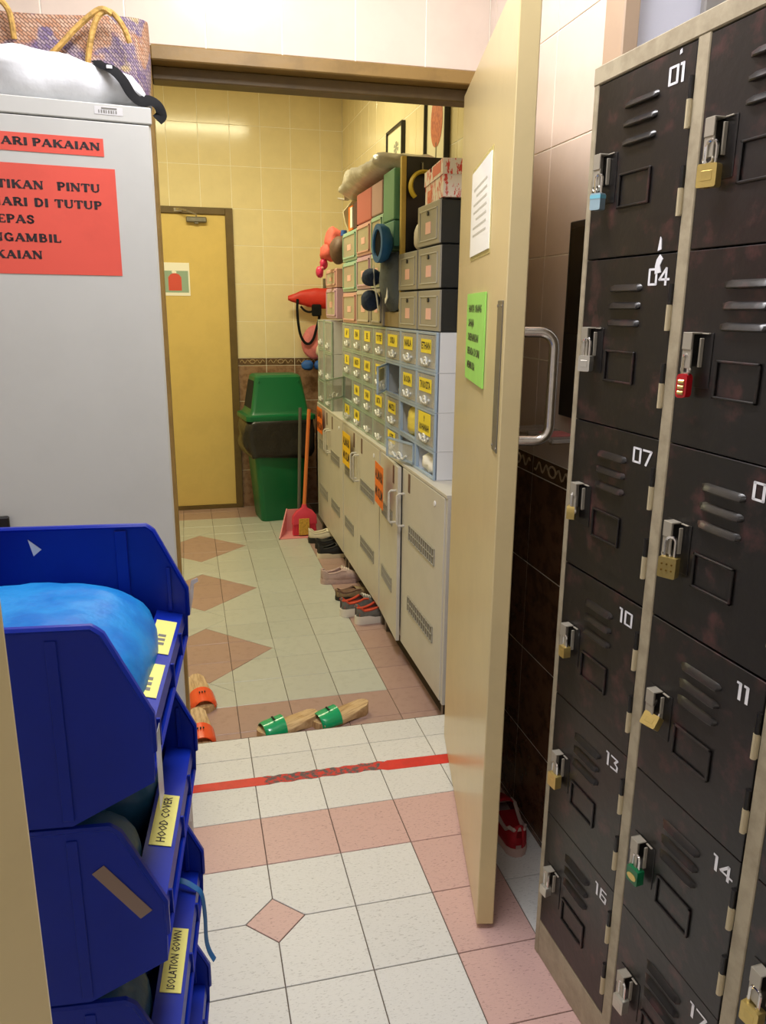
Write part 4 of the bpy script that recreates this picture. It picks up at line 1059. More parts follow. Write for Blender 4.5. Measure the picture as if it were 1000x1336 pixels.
# ------------------------------------------------------------------ grey shoe cabinets along the right wall
XF = 0.84
CT = 0.825
sheets = []
def cabinet(label, y0, ym, y1, open_deg=0.0):
    """front faces -x; y0 is the end nearer the camera"""
    t = thing('shoe_cabinet', label, 'cabinet', loc=(XF, y0, FL), group=None)
    W = y1-y0; H = CT-FL
    b = B().box(0.018, 0.30, 0.0, W, 0.09, H-0.012, 0.002); b.build('body', M_greyc, t)
    B().box(0.0, 0.305, 0.0, W, H-0.014, H, 0.002).build('top_panel', M_greyc, t)
    B().box(0.004, 0.018, 0.0, 0.022, 0.09, H-0.014, 0.001).build('front_stile', M_greyc, t)
    for x in (0.02, 0.27):
        for y in (0.03, W-0.055): B().box(x, x+0.025, y, y+0.025, 0, 0.09, 0.001).build('leg', M_dullsteel, t)
    for k, (a, c, hinge) in enumerate(((0.022, ym-y0-0.0015, 0.022), (ym-y0+0.0015, W-0.002, W-0.002))):
        # door pivots on its outer side
        d = B().box(-0.016, 0, a-hinge, c-hinge, 0.098, H-0.016, 0.0015).build('door', M_greyc, t, loc=(0.016, hinge, 0))
        if k == 1 and open_deg: d.rotation_euler = (0, 0, R(-open_deg))
        wl = c-a; lo = a-hinge
        vw = wl*0.62 if wl > 0.4 else wl*0.6
        v0 = lo+(0.10 if k == 0 else wl-vw-0.10)
        if k == 1 and wl < 0.42: v0 = lo+0.10
        for z in (0.285, 0.590):
            p = B().box(-0.0172, -0.0158, v0, v0+vw, z, z+0.064).build('louver_panel', M_ventd, d)
            b = B(); n_ = 12
            for i in range(n_+1):
                y = v0+(vw-0.004)*i/n_
                b.box(-0.0205, -0.0172, y, y+0.004, z, z+0.064)
            for zz_ in (z, z+0.0305, z+0.061): b.box(-0.020, -0.0172, v0, v0+vw, zz_, zz_+0.003)
            b.build('grille', M_vent, p)
        yh = (lo+0.03) if k == 1 else (lo+wl-0.03)
        zt, zb_ = 0.765, 0.628
        b = B().tube([(-0.016, yh, zt), (-0.040, yh, zt), (-0.047, yh, zt-0.008), (-0.047, yh, zb_+0.008), (-0.040, yh, zb_), (-0.016, yh, zb_)], 0.005, n=8)
        b.build('pull_handle', M_greyc, d)
        yr = (lo+0.07) if k == 1 else (lo+wl-0.115)
        b = B().box(-0.0185, -0.0158, yr, yr+0.024, 0.785, 0.862, 0.001); b.build('lock_plate', M_brownsh, d)
        if k == 0:
            b = B().cyl((-0.019, 0.11, 0.824), (-0.0155, 0.11, 0.824), 0.010, n=12); b.build('knob', M_white_d, d)
    return t
cb = 'grey shoe cabinets along the rear wall'
for args in (('grey steel shoe cabinet nearest the doorway, one door ajar', 2.462, 3.036, 3.418, 3.0), ('grey steel shoe cabinet in the middle with a yellow notice', 3.421, 3.925, 4.308), ('grey steel shoe cabinet at the far end beside the green bin', 4.311, 4.762, 5.235)):
    c = cabinet(*args); c['group'] = cb
def cab_sign(label, y0, y1, z0, z1, m):
    t = thing('cabinet_sign', label, 'sign', loc=(XF-0.0215, y1, z0), rotz=-PI/2, group='notices on the shoe cabinet doors')
    B().box(0, y1-y0, -0.001, 0, 0, z1-z0).build('sheet', m, t)
    return t
for lab, y0, y1, z0, z1, m in (('orange notice on the shoe cabinet nearest the doorway', 3.135, 3.325, 0.602, 0.786, M_orange), ('amber yellow notice on the middle shoe cabinet', 4.012, 4.222, 0.605, 0.785, M_amber), ('orange notice on the farthest shoe cabinet', 4.905, 5.105, 0.652, 0.815, M_orange)):
    t = cab_sign(lab, y0, y1, z0, z1, m)
    if 'nearest' in lab:
        t.location.x -= 0.026; t.rotation_euler = (0, 0, -PI/2-R(3))
    Mt = axes(((y1-y0)/2, -0.0014, (z1-z0)/2), (1, 0, 0), (0, 0, 1))
    text_part('ALMARI\nMUSLIM', 0.062, M_ink, t, Mt, xs=0.8, bold=0.03, lines=1.25)

# ------------------------------------------------------------------ clear shoe boxes
def clear_box_parts(t, w_, h_, dep, rim, txt, swing=0, label_h=0.05, flap=True, label=True, milky=False, hinge_far=True):
    """front faces -x, origin at the lower front corner nearest the camera, y away from the camera"""
    s_ = B()
    th = 0.002
    s_.box(0.004, dep, 0, th, 0, h_).box(0.004, dep, w_-th, w_, 0, h_).box(0.004, dep, th, w_-th, 0, th).box(0.004, dep, th, w_-th, h_-th, h_).box(dep-th, dep, th, w_-th, th, h_-th)
    s_.build('shell', M_clearw if milky else M_clear, t)
    b = B(); q = 0.010
    b.box(-0.004, 0.010, 0, q, 0, h_, 0.001).box(-0.004, 0.010, w_-q, w_, 0, h_, 0.001).box(-0.004, 0.010, q, w_-q, 0, q, 0.001).box(-0.004, 0.010, q, w_-q, h_-q, h_, 0.001)
    b.build('front_frame', rim, t)
    if not flap: return
    fl_ = B().box(-0.003, 0, -(w_-0.026), 0, 0, h_-0.024, 0.0006).build('flap', M_clear, t, loc=(-0.002, w_-0.013, 0.012))
    if swing > 0: fl_.rotation_euler = (0, 0, R(-swing))
    elif swing < 0:      # opens on its near side instead
        q_ = w_-0.026; fl_.rotation_euler = (0, 0, R(-swing)); fl_.location = (-0.002-q_*math.sin(R(-swing)), 0.013+q_*math.cos(R(-swing)), 0.012)
    wf_ = w_-0.026; hf = h_-0.024
    if swing:
        b = B(); q = 0.008
        b.box(-0.006, 0.002, -wf_, -wf_+q, 0, hf).box(-0.006, 0.002, -q, 0, 0, hf).box(-0.006, 0.002, -wf_, 0, 0, q).box(-0.006, 0.002, -wf_, 0, hf-q, hf)
        b.build('flap_rim', rim, fl_)
    yc = -wf_/2
    b = B().tube([(-0.006, yc+0.055*u, hf*0.10+0.016*math.cos(u*PI*1.0)**2) for u in [-1+k/8 for k in range(17)]], 0.0045, n=6)
    b.tube([(-0.006, yc+0.018*math.cos(R(a)), hf*0.2+0.014*math.sin(R(a))) for a in range(0, 360, 30)], 0.004, n=6, closed=True)
    b.build('handle', M_swirl, fl_)
    if label:
        lw = 0.125+0.03*(len(txt) > 5)
        lb = B().box(-0.0042, -0.003, yc-lw/2, yc+lw/2, hf*0.66-label_h/2, hf*0.66+label_h/2).build('label', M_yellow, fl_)
        Mt = axes((-0.0046, yc, hf*0.66), (0, -1, 0), (0, 0, 1))
        text_part(txt, 0.036 if '\n' not in txt else 0.034, M_ink, lb, Mt, xs=0.68 if len(txt) > 5 else 0.95, bold=0.03)
CY0, CWD = 2.692, 0.246
ROWS = [(0.826, 0.932), (0.933, 1.075), (1.076, 1.218), (1.219, 1.361)]
rown = ['bottom row', 'second row from the bottom', 'third row from the bottom', 'top row']
coln = ['first', 'second', 'third', 'fourth', 'fifth', 'sixth', 'seventh']
texts = {(0, 3): 'ETHAN', (1, 3): 'NAILA', (2, 3): 'SUSILA', (3, 3): 'TUTIE', (4, 3): 'EE', (5, 3): 'ENA', (6, 3): 'AP',
         (0, 2): 'TN ROZITA', (1, 2): 'ROSIA', (2, 2): 'ELL', (3, 2): 'ROZIA', (4, 2): 'ANI', (5, 2): 'HASLITA', (6, 2): 'EL',
         (0, 1): '9\nROHANIAH', (2, 1): 'MAZLI', (3, 1): 'RITA', (4, 1): 'YAN', (5, 1): 'NA', (2, 0): 'AZIE', (5, 0): 'AIN', (6, 0): 'SA'}
swings = {(2, 2): 24, (6, 1): 34, (1, 0): -16}
gbox = 'clear plastic shoe boxes stacked on the grey cabinets'
for c_ in range(7):
    wd = CWD if c_ < 6 else 0.275
    for r_ in range(4):
        z0, z1 = ROWS[r_]
        txt = texts.get((c_, r_))
        noflap = (c_, r_) in ((0, 0), (1, 1))
        what = 'open fronted ' if noflap else 'open flapped ' if (c_, r_) in swings else ''
        lab = '%sclear plastic box, %s, %s from the doorway' % (what, rown[r_], coln[c_])
        t = thing('clear_shoe_box', lab, 'box', loc=(0.866, CY0+CWD*c_, z0), group=gbox)
        clear_box_parts(t, wd-0.003, z1-z0, 0.27, M_rimblue if c_ < 3 else M_rimgreen, txt or '', swing=swings.get((c_, r_), 0), label_h=0.082 if (c_, r_) == (0, 1) else 0.05,
                        flap=not noflap, label=txt is not None, milky=(c_ == 0))
# contents seen through the open boxes
t = thing('plastic_pouch', 'yellow plastic pouch inside the open clear box', 'pouch', loc=(0.895, CY0+CWD*1.5, 0.937))
B().blob((0.03, -0.02, 0.062), (0.062, 0.092, 0.066), e=(2.4, 2.4), amp=0.12, freq=18, seed=3).build('wrapping', mat('yellow_film', rgb(238, 218, 96), 0.25, alpha=0.9, var=0.2, bump=0.4, bscale=30), t)
t = thing('yellow_tin', 'small yellow tin in the bottom row behind an open flap', 'tin', loc=(0.91, CY0+CWD*1.5, 0.829))
b = B().cyl((0.03, 0, 0), (0.03, 0, 0.075), 0.04, n=20); tn = b.build('body', M_yelfoam, t)
B().cyl((0.03, 0, 0.075), (0.03, 0, 0.084), 0.037, n=20).build('cap', M_yellow, tn)
t = thing('paper_wad', 'crumpled white paper in the open bottom box nearest the doorway', 'paper', loc=(0.90, CY0+0.11, 0.829))
B().blob((0.03, 0, 0.04), (0.06, 0.08, 0.04), amp=0.25, freq=22, seed=6).build('paper', M_paper, t)
for c_, r_, m, nm in ((2, 2, M_greysh, 'grey'), (4, 3, M_denim, 'slate'), (3, 3, M_brownsh, 'brown'), (5, 2, M_ivory, 'ivory'), (0, 2, M_ivory, 'pale'), (1, 3, M_olive, 'tan'), (0, 3, M_wood, 'beige')):
    shoe('%s shoe seen inside the %s, %s clear box from the doorway' % (nm, rown[r_], coln[c_]), (0.892, CY0+CWD*c_+0.12, ROWS[r_][0]+0.003), R(0), 0.22, M_whitesole, m, m, 'shoes inside the clear boxes', soleh=0.02)
for c_ in range(7):
    t = thing('bag_filler', 'folded %s cloth inside the second row clear box, %s from the doorway' % (['beige', 'beige', 'tan', 'tan', 'olive', 'olive', 'pale'][c_], coln[c_]), 'cloth', loc=(1.0, CY0+CWD*c_+0.12, 0.937)) if c_ not in (1,) else None
    if t: B().blob((0, 0, 0.05), (0.10, 0.09, 0.05), e=(3, 3), amp=0.06, freq=14, seed=c_).build('cloth', [M_win, M_win, M_wood, M_olive, M_olive, M_win, M_ivory][c_], t)
# milky towers at the far end
for i, (y0, z0, w_, h_, lab, m) in enumerate(((4.70, 0.985, 0.26, 0.185, 'lower milky white box at the far end of the clear boxes', M_clearw), (4.70, 1.172, 0.26, 0.19, 'upper milky white box at the far end of the clear boxes', M_clearw),
        (4.985, 0.826, 0.24, 0.155, 'greenish clear box at the far end of the cabinets, lowest', M_clear), (4.985, 0.985, 0.22, 0.2, 'pale box standing at the far end of the cabinets, middle', M_clearw), (4.985, 1.187, 0.22, 0.18, 'pale box standing at the far end of the cabinets, top', M_clearw), (4.44, 0.826, 0.25, 0.155, 'empty clear box at the bottom beside the open flap', M_clear) if False else (4.72, 0.826, 0.25, 0.157, 'empty clear box below the milky white boxes', M_clear))):
    t = thing('clear_shoe_box', lab, 'box', loc=(0.85, y0, z0), group=gbox)
    clear_box_parts(t, w_, h_, 0.28, M_rimgreen, '', label=False, milky=(m is M_clearw))

# ------------------------------------------------------------------ charcoal boxes with grey fronts and things above
gbk = 'charcoal boxes with grey fronts'
for i, (y0, z0, lab) in enumerate(((2.69, 1.362, 'charcoal box with grey front in the bottom pair, nearer the doorway'), (2.975, 1.362, 'charcoal grey fronted box in the bottom pair, farther from the doorway'),
        (2.70, 1.512, 'charcoal box with grey front in the middle pair, nearer the doorway'), (2.985, 1.512, 'charcoal box with grey front in the middle pair, farther from the doorway'), (2.715, 1.662, 'charcoal box with grey front under the red and white shoe box'))):
    t = thing('storage_box', lab, 'box', loc=(0.872, y0, z0), group=gbk)
    w_, h_ = 0.272, 0.147
    B().box(0.004, 0.26, 0, w_, 0, h_, 0.004).build('body', M_blackbox, t)
    fp = B().box(-0.002, 0.006, 0.002, w_-0.002, 0.002, h_-0.002, 0.002).build('front_panel', M_boxgrey, t)
    b = B()
    for y_0, y_1, z_0, z_1 in ((0.03, w_-0.03, 0.018, 0.022), (0.03, w_-0.03, h_-0.026, h_-0.022), (0.03, 0.034, 0.018, h_-0.022), (w_-0.034, w_-0.03, 0.018, h_-0.022)):
        b.box(-0.0045, -0.002, y_0, y_1, z_0, z_1, 0.0008)
    b.build('panel_rim', M_boxrim, fp)
    B().cyl((-0.007, w_/2, h_-0.036), (-0.002, w_/2, h_-0.036), 0.008, n=10).build('knob', M_blackbox, fp)
    B().box(-0.0032, -0.002, w_/2-0.032, w_/2+0.030, 0.042, 0.082).build('sticker', M_winpink, fp)
t = thing('shoe_box', 'red and white patterned cardboard shoe box on the charcoal boxes', 'box', loc=(0.872, 2.70, 1.812), rotz=R(-6))
B().box(0.003, 0.18, 0.003, 0.325, 0, 0.080, 0.001).build('body', M_rwprint, t)
b = B()
b.prism([(0, 0.072), (0.328, 0.072), (0.328, 0.122), (0.225, 0.122), (0.215, 0.106), (0.195, 0.106), (0.185, 0.122), (0, 0.122)], -0.001, 0.002, 'x')
b.box(0.002, 0.183, 0, 0.002, 0.072, 0.122).box(0.002, 0.183, 0.326, 0.328, 0.072, 0.122).box(0.181, 0.183, 0.002, 0.326, 0.072, 0.122).box(0.002, 0.181, 0.002, 0.326, 0.1205, 0.122)
b.build('lid', M_rwprint, t)
B().box(-0.0016, -0.001, 0.03, 0.17, 0.082, 0.118).build('print_patch', mat('coral_print', rgb(226, 110, 90), 0.5), t)
B().box(0.0022, 0.003, 0.20, 0.28, 0.006, 0.05).build('price_label', mat('coral_label', rgb(222, 96, 72), 0.5, c2=rgb(236, 150, 120), scale=40), t)
t = thing('display_board', 'black board with a pale wooden edge standing above the boxes', 'board', loc=(0.88, 3.272, 1.80))
B().box(0.02, 0.225, -0.006, 0.012, -0.36, 0.235, 0.002).build('panel', M_boardblk, t)
B().box(0.0, 0.02, -0.010, 0.016, -0.36, 0.235, 0.002).build('edge_strip', M_yelwood, t)
for x in (0.085, 0.165):
    B().tube([(x, -0.006, 0.215), (x, -0.016, 0.21), (x, -0.018, 0.18), (x, -0.024, 0.175), (x, -0.03, 0.182)], 0.004, n=6).build('hook', M_dullsteel, t)
t = thing('foam_slipper', 'yellow foam sandal strap hanging on the black board', 'slipper', loc=(0.965, 3.240, 1.94))
B().tube([(0.055*math.cos(R(a)), -0.004, -0.02+0.055*math.sin(R(a))) for a in range(-10, 236, 15)], (0.022, 0.008), n=8, flat=(0, 1, 0)).build('band', M_yelfoam, t)
t = thing('white_pouch', 'crumpled white pouch beside the top charcoal box', 'pouch', loc=(0.90, 3.09, 1.661))
B().blob((0.03, 0, 0.055), (0.035, 0.075, 0.056), amp=0.1, freq=20, seed=9).build('wrapping', mat('dull_white_film', rgb(206, 196, 184), 0.5, bump=0.4, bscale=30), t)

# pastel boxes
def pastel(label, y0, y1, z0, z1, m, window=True, x0=0.862, group='pastel storage boxes'):
    t = thing('pastel_box', label, 'box', loc=(x0, y0, z0), group=group)
    w_, h_ = y1-y0-0.004, z1-z0-0.002
    B().box(0.0, 0.25, 0, w_, 0, h_, 0.004).build('body', m, t)
    if window:
        f = B().box(-0.002, 0.001, 0.024, w_-0.024, 0.018, h_-0.018).build('window', M_win, t)
        b = B()
        q = 0.008
        for a0, a1, c0, c1 in ((0.020, w_-0.020, 0.014, 0.014+q), (0.020, w_-0.020, h_-0.014-q, h_-0.014), (0.020, 0.020+q, 0.014, h_-0.014), (w_-0.020-q, w_-0.020, 0.014, h_-0.014)):
            b.box(-0.006, 0, a0, a1, c0, c1, 0.001)
        b.build('window_rim', m, t)
        B().box(-0.0034, -0.002, w_*0.36, w_*0.62, h_*0.36, h_*0.56).build('sticker', M_winpink, f)
    return t
pastel('mint box at the left of the pastel stack, top row', 4.06, 4.42, 1.682, 1.832, M_mint)
pastel('blush pink box in the middle of the pastel stack, top row', 3.74, 4.055, 1.69, 1.84, M_pinkb)
pastel('mint box at the right of the pastel stack, top row', 3.50, 3.735, 1.69, 1.845, M_mint)
pastel('mint box at the left of the pastel stack, middle row', 4.06, 4.42, 1.525, 1.68, M_mint)
pastel('lilac box in the middle of the pastel stack, middle row', 3.74, 4.055, 1.533, 1.688, M_lilac)
pastel('pale mint box at the right of the pastel stack, middle row', 3.50, 3.735, 1.533, 1.688, mat('pale_mint_plastic', rgb(192, 206, 190), 0.35))
pastel('blush pink box at the left of the pastel stack, bottom row', 4.06, 4.42, 1.363, 1.523, M_pinkb)
pastel('pale grey box in the middle of the pastel stack, bottom row', 3.74, 4.055, 1.363, 1.531, mat('pale_grey_plastic', rgb(196, 186, 176), 0.35))
pastel('grey box at the right of the pastel stack, bottom row', 3.50, 3.735, 1.363, 1.531, mat('dull_grey_plastic', rgb(160, 156, 150), 0.35))
pastel('lilac box in the far tower, lower', 4.62, 4.96, 1.38, 1.555, M_lilac, group='far pastel tower')
pastel('pink and cream box in the far tower, upper', 4.62, 4.96, 1.557, 1.665, M_pinkb, group='far pastel tower')
pastel('tall coral box above the pastel stack', 3.73, 4.05, 1.842, 1.985, mat('coral_plastic', rgb(190, 100, 96), 0.45), window=False, group='tall boxes under the grey bag')
pastel('mauve box between the coral box and the green box', 3.52, 3.725, 1.847, 1.985, mat('mauve_plastic', rgb(180, 144, 140), 0.45), window=False, group='tall boxes under the grey bag')
pastel('tall green box beside the black board', 3.31, 3.50, 1.80, 2.0, mat('leaf_green_plastic', rgb(92, 150, 118), 0.4), window=False, group='tall boxes under the grey bag')
pastel('teal green box under the tall green box', 3.31, 3.49, 1.695, 1.798, mat('teal_green_plastic', rgb(82, 144, 124), 0.4), window=False, group='tall boxes under the grey bag')
pastel('small kraft carton under the slate cloth', 3.25, 3.49, 1.363, 1.43, mat('kraft_card', rgb(150, 132, 98), 0.8), window=False, x0=0.87, group='small cartons')
t = thing('book', 'orange bound book standing left of the coral box', 'book', loc=(0.868, 4.19, 1.834))
B().box(0, 0.16, 0, 0.10, 0, 0.12, 0.002).build('cover', M_orange, t)
B().box(-0.001, 0.161, -0.002, 0.05, 0.012, 0.112).build('pages', M_paper, t)
t = thing('folder', 'dark brown folder standing between the orange book and the coral box', 'folder', loc=(0.868, 4.075, 1.834))
B().box(0, 0.16, 0, 0.085, 0, 0.125, 0.001).build('cover', mat('dark_brown_card', rgb(82, 50, 44), 0.6), t)
t = thing('paper_sheaf', 'pale paper bag leaning out under the grey plastic bag', 'paper', loc=(0.885, 4.36, 1.84))
B().prism([(-0.03, 0.10), (0.02, 0.158), (0.10, 0.158), (0.10, 0.0), (0.0, 0.0), (-0.02, 0.05)], 0, 0.02, 'y').build('sheet', mat('cream_paper', rgb(232, 222, 190), 0.7), t)
t = thing('plastic_bag', 'crumpled grey plastic bag lying on top of the pastel boxes', 'bag', loc=(0.98, 3.94, 2.0))
b = B(); rings = []
for i in range(29):
    f = i/28; y = -0.54+1.02*(1-f) if False else 0.52-1.04*f
    half = 0.155*min(1, (f*5+0.25))*min(1, (1-f)*8+0.55)
    topz = 0.165*(1-0.5*f)*min(1, f*3.2+0.12)*min(1, (1-f)*6+0.6)
    ring = []
    for k in range(20):
        a = 2*PI*k/20
        n_ = noise.noise(Vector((math.cos(a)*2.2, f*9, math.sin(a)*2.2)))*0.022
        ring.append((math.cos(a)*half-n_*0.8-0.01, y, 0.005+(math.sin(a)*0.5+0.5)*(topz+n_)-0.010*(1-f)))
    rings.append(ring)
b.loft(rings); bg = b.build('film', M_greybag, t, sharp=2)
b = B().tube(smooth_path([(-0.06, 0.47, 0.03), (-0.08, 0.54, 0.04), (-0.07, 0.60, 0.025), (-0.10, 0.66, 0.035)]), (0.006, 0.018), n=6, flat=(0, 0.2, 1)); b.build('knot', M_greybag, t)
t = thing('clear_bag', 'clear bag of folded slate cloth between the pastel and the charcoal boxes', 'bag', loc=(0.915, 3.375, 1.432))
b = B(); rings = []
for i in range(13):
    f = i/12
    rings.append([(0.0+0.06*math.cos(a)-0.035*math.sin(f*PI*0.9), 0.105*math.sin(a)*(1-0.25*f), 0.008+0.235*f+0.012*math.sin(a*3+f*5)) for a in [2*PI*k/18 for k in range(18)]])
b.loft(rings); b.build('cloth', M_denim, t, sharp=2)
b = B().tube(smooth_path([(-0.10, 0.10, 0.19), (-0.10, 0.09, 0.12), (-0.095, 0.06, 0.06), (-0.09, 0.05, 0.0)]), (0.003, 0.010), n=6, flat=(1, 0, 0)); b.build('film_edge', M_clearfilm, t)
B().prism([(-0.06, 0.055), (-0.02, 0.03), (-0.02, 0.11), (-0.05, 0.13)], -0.078, -0.074, 'x').build('tag', M_paper, t)
for i, (y, z, lab) in enumerate(((3.525, 1.575, 'upper navy knitted sole beside the slate cloth'), (3.54, 1.475, 'lower navy knitted sole beside the slate cloth'))):
    t = thing('knit_slipper', lab, 'slipper', loc=(0.815, y, z-0.04), group='navy knitted slippers')
    B().blob((0, 0, 0.04), (0.04, 0.062, 0.046 if i else 0.038), e=(2.2, 2.2), amp=0.03, freq=40, seed=i, nu=20, nv=12).build('knit', M_navy, t)
    B().blob((0.006, 0, 0.04), (0.038, 0.05, 0.034), nu=16, nv=10).build('lining', M_denim, t)
t = thing('foam_slipper', 'bright blue slipper showing its black inside beside the board', 'slipper', loc=(0.826, 3.345, 1.705))
b = B(); rings = []
for (x, s_) in ((0.032, 0.45), (0.015, 0.85), (-0.008, 1.0), (-0.028, 1.0), (-0.028, 0.72), (-0.012, 0.70)):
    rings.append([(x, math.cos(a)*0.098*s_, math.sin(a)*0.078*s_) for a in [2*PI*k/20 for k in range(20)]])
b.loft(rings, cap1=False); b.build('upper', M_blueslip, t, sharp=1)
B().prism([(math.cos(a)*0.072, math.sin(a)*0.058) for a in [2*PI*k/20 for k in range(20)]], -0.020, -0.010, 'x').build('lining', M_lockd, t)

# hats and bundles at the far end
t = thing('satin_hat', 'salmon pink cloth hat on the far pastel tower', 'hat', loc=(0.87, 4.72, 1.667))
b = B().blob((0, 0, 0.15), (0.055, 0.11, 0.085), e=(2.2, 1.8), amp=0.22, freq=13, seed=3, nu=30, nv=20)
b.blob((-0.035, 0.01, 0.09), (0.045, 0.07, 0.05), amp=0.22, freq=18, seed=7, nu=20, nv=14)
b.build('crown', M_salmon, t, sharp=2)
t = thing('brown_cap', 'dull brown cap hanging under the salmon hat', 'hat', loc=(0.865, 4.575, 1.735))
B().blob((0, -0.03, 0.02), (0.05, 0.08, 0.075), e=(2.2, 2.2), amp=0.1, freq=14, seed=4, nu=22, nv=14).build('crown', M_brownsh, t)
t = thing('satin_bow', 'magenta satin bow left of the brown cap', 'bow', loc=(0.795, 4.72, 1.665))
b = B()
for s_ in (-1, 1): b.blob((0.012*s_, 0, 0.022*s_), (0.022, 0.03, 0.032), amp=0.15, freq=30, seed=s_+3, nu=16, nv=10)
bw_ = b.build('loop', M_magenta, t, sharp=2)
B().blob((0, -0.004, 0), (0.010, 0.034, 0.010), nu=10, nv=8).build('knot', M_pinkbag, t)
t = thing('blue_ball', 'small blue ball behind the salmon hat', 'ball', loc=(0.905, 4.60, 1.838))
B().cyl((0, 0, 0), (0, 0, 0.03), 0.02, 0.016, n=14).build('shell', M_bluefab, t)

# hanging bags by the far wall
t = thing('wall_hook', 'grey steel hook strip on the far wall above the red bag', 'hook', loc=(1.03, YB-0.001, 1.56))
b = B().box(-0.02, 0.02, -0.006, 0, -0.06, 0.09, 0.002); hk = b.build('plate', M_dullsteel, t)
B().tube([(0, -0.006, -0.02), (0, -0.05, -0.03), (0, -0.06, -0.02), (0, -0.062, 0)], 0.006, n=6).build('hook', M_steel, hk)
t = thing('red_bag', 'red nylon bag with black straps hanging by the far wall', 'bag', loc=(0.90, 5.84, 1.40))
b = B(); rings = []
for i in range(15):
    f = i/14; x = -0.165+0.33*f
    hh = 0.012+0.062*math.sin(min(1, f*1.25)*PI*0.5)**0.8
    zc = 0.105+0.03*math.sin(f*PI*0.5)-0.035*f
    rings.append([(x, 0.045*math.cos(a)*(0.4+0.6*f), zc+hh*math.sin(a)+0.010*noise.noise(Vector((x*20, a*2, 0)))) for a in [2*PI*k/14 for k in range(14)]])
b.loft(rings); b.build('body', M_redbag, t, sharp=2)
b = B().tube(smooth_path([(-0.10, -0.03, 0.10), (-0.105, -0.035, 0.03), (-0.10, -0.035, -0.06), (-0.085, -0.035, -0.15), (-0.055, -0.035, -0.205), (-0.02, -0.035, -0.215), (0.01, -0.035, -0.18), (0.03, -0.035, -0.12), (0.055, -0.035, -0.03), (0.06, -0.03, 0.05)]), (0.003, 0.011), n=6, flat=(0, 1, 0)); b.build('strap', M_strapb, t)
B().tube(smooth_path([(-0.08, -0.04, 0.05), (-0.05, -0.04, 0.02), (-0.01, -0.04, 0.01), (0.03, -0.04, 0.03)]), (0.003, 0.009), n=6, flat=(0, 1, 0)).build('strap', M_strapb, t)
b = B().box(0.0, 0.07, -0.055, -0.03, -0.02, 0.065, 0.008); b.cyl((0.03, -0.058, 0.012), (0.03, -0.054, 0.012), 0.006, n=8); b.build('buckle', M_strapb, t)
t = thing('pink_bag', 'pink fabric bag hanging below the red bag', 'bag', loc=(0.93, 5.86, 1.06))
B().blob((0.0, 0, 0.13), (0.10, 0.04, 0.13), e=(2.3, 2.0), amp=0.12, freq=9, seed=8).build('body', M_pinkbag, t)
B().blob((0.05, -0.03, 0.08), (0.05, 0.03, 0.05), amp=0.12, freq=15, seed=9, nu=16, nv=10).build('flap', M_ivory, t)
t = thing('blue_pouch', 'small blue pouch at the bottom of the hanging bags', 'pouch', loc=(0.90, 5.84, 0.99))
B().blob((-0.03, 0, 0.035), (0.045, 0.03, 0.036), amp=0.2, freq=22, seed=2, nu=18, nv=12).build('body', M_bluefab, t)
B().blob((0.06, 0, 0.035), (0.04, 0.03, 0.034), amp=0.2, freq=22, seed=12, nu=18, nv=12).build('flap', M_bluefab, t)
t = thing('dark_bundle', 'black bundle between the green bin and the cabinets', 'bundle', loc=(0.955, 5.60, FL))
B().blob((0.02, 0, 0.42), (0.08, 0.12, 0.42), e=(3, 4), amp=0.06, freq=8, seed=5).build('wrapping', M_liner, t)

# framed prints on the right rear wall
t = thing('picture_frame', 'small framed print of a grey plant on the rear right wall', 'picture', loc=(XRR, 4.24, 1.95))
b = B()
for y0, y1, z0, z1 in ((0, 0.012, 0, 0.432), (0.32, 0.332, 0, 0.432), (0.012, 0.32, 0, 0.012), (0.012, 0.32, 0.42, 0.432)): b.box(-0.022, 0, y0, y1, z0, z1, 0.001)
f_ = b.build('frame', M_blacks, t)
B().box(-0.012, -0.002, 0.012, 0.32, 0.012, 0.42).build('print', M_artbg, t)
b = B()
b.tube(smooth_path([(-0.0125, 0.15, 0.06), (-0.0125, 0.16, 0.2), (-0.0125, 0.14, 0.30)]), 0.003, n=5)
for a in range(6): b.prism([(0.14+0.05*math.cos(R(a*60+q)), 0.325+0.03*math.sin(R(a*60+q))) if q else (0.14, 0.325) for q in (0, 10, 30, 50)], -0.0135, -0.012, 'x')
b.build('plant_print', M_artgrey, t)
t = thing('picture_frame', 'tall framed print of a rust coloured feather on the rear right wall', 'picture', loc=(XRR, 3.505, 1.93))
b = B()
for y0, y1, z0, z1 in ((0, 0.012, 0, 0.56), (0.31, 0.322, 0, 0.56), (0.012, 0.31, 0, 0.012), (0.012, 0.31, 0.548, 0.56)): b.box(-0.026, 0, y0, y1, z0, z1, 0.001)
b.build('frame', M_blacks, t)
B().box(-0.012, -0.002, 0.012, 0.31, 0.012, 0.548).build('print', M_artbg, t)
b = B().prism([(0.16+0.085*math.cos(R(a))*(1-0.15*math.sin(R(a))), 0.345+0.125*math.sin(R(a))) for a in range(0, 360, 15)], -0.0135, -0.012, 'x')
b.build('feather_print', M_artrust, t)
B().tube([(-0.013, 0.16, 0.05), (-0.013, 0.158, 0.24)], 0.003, n=5).build('quill_print', M_artgrey, t)

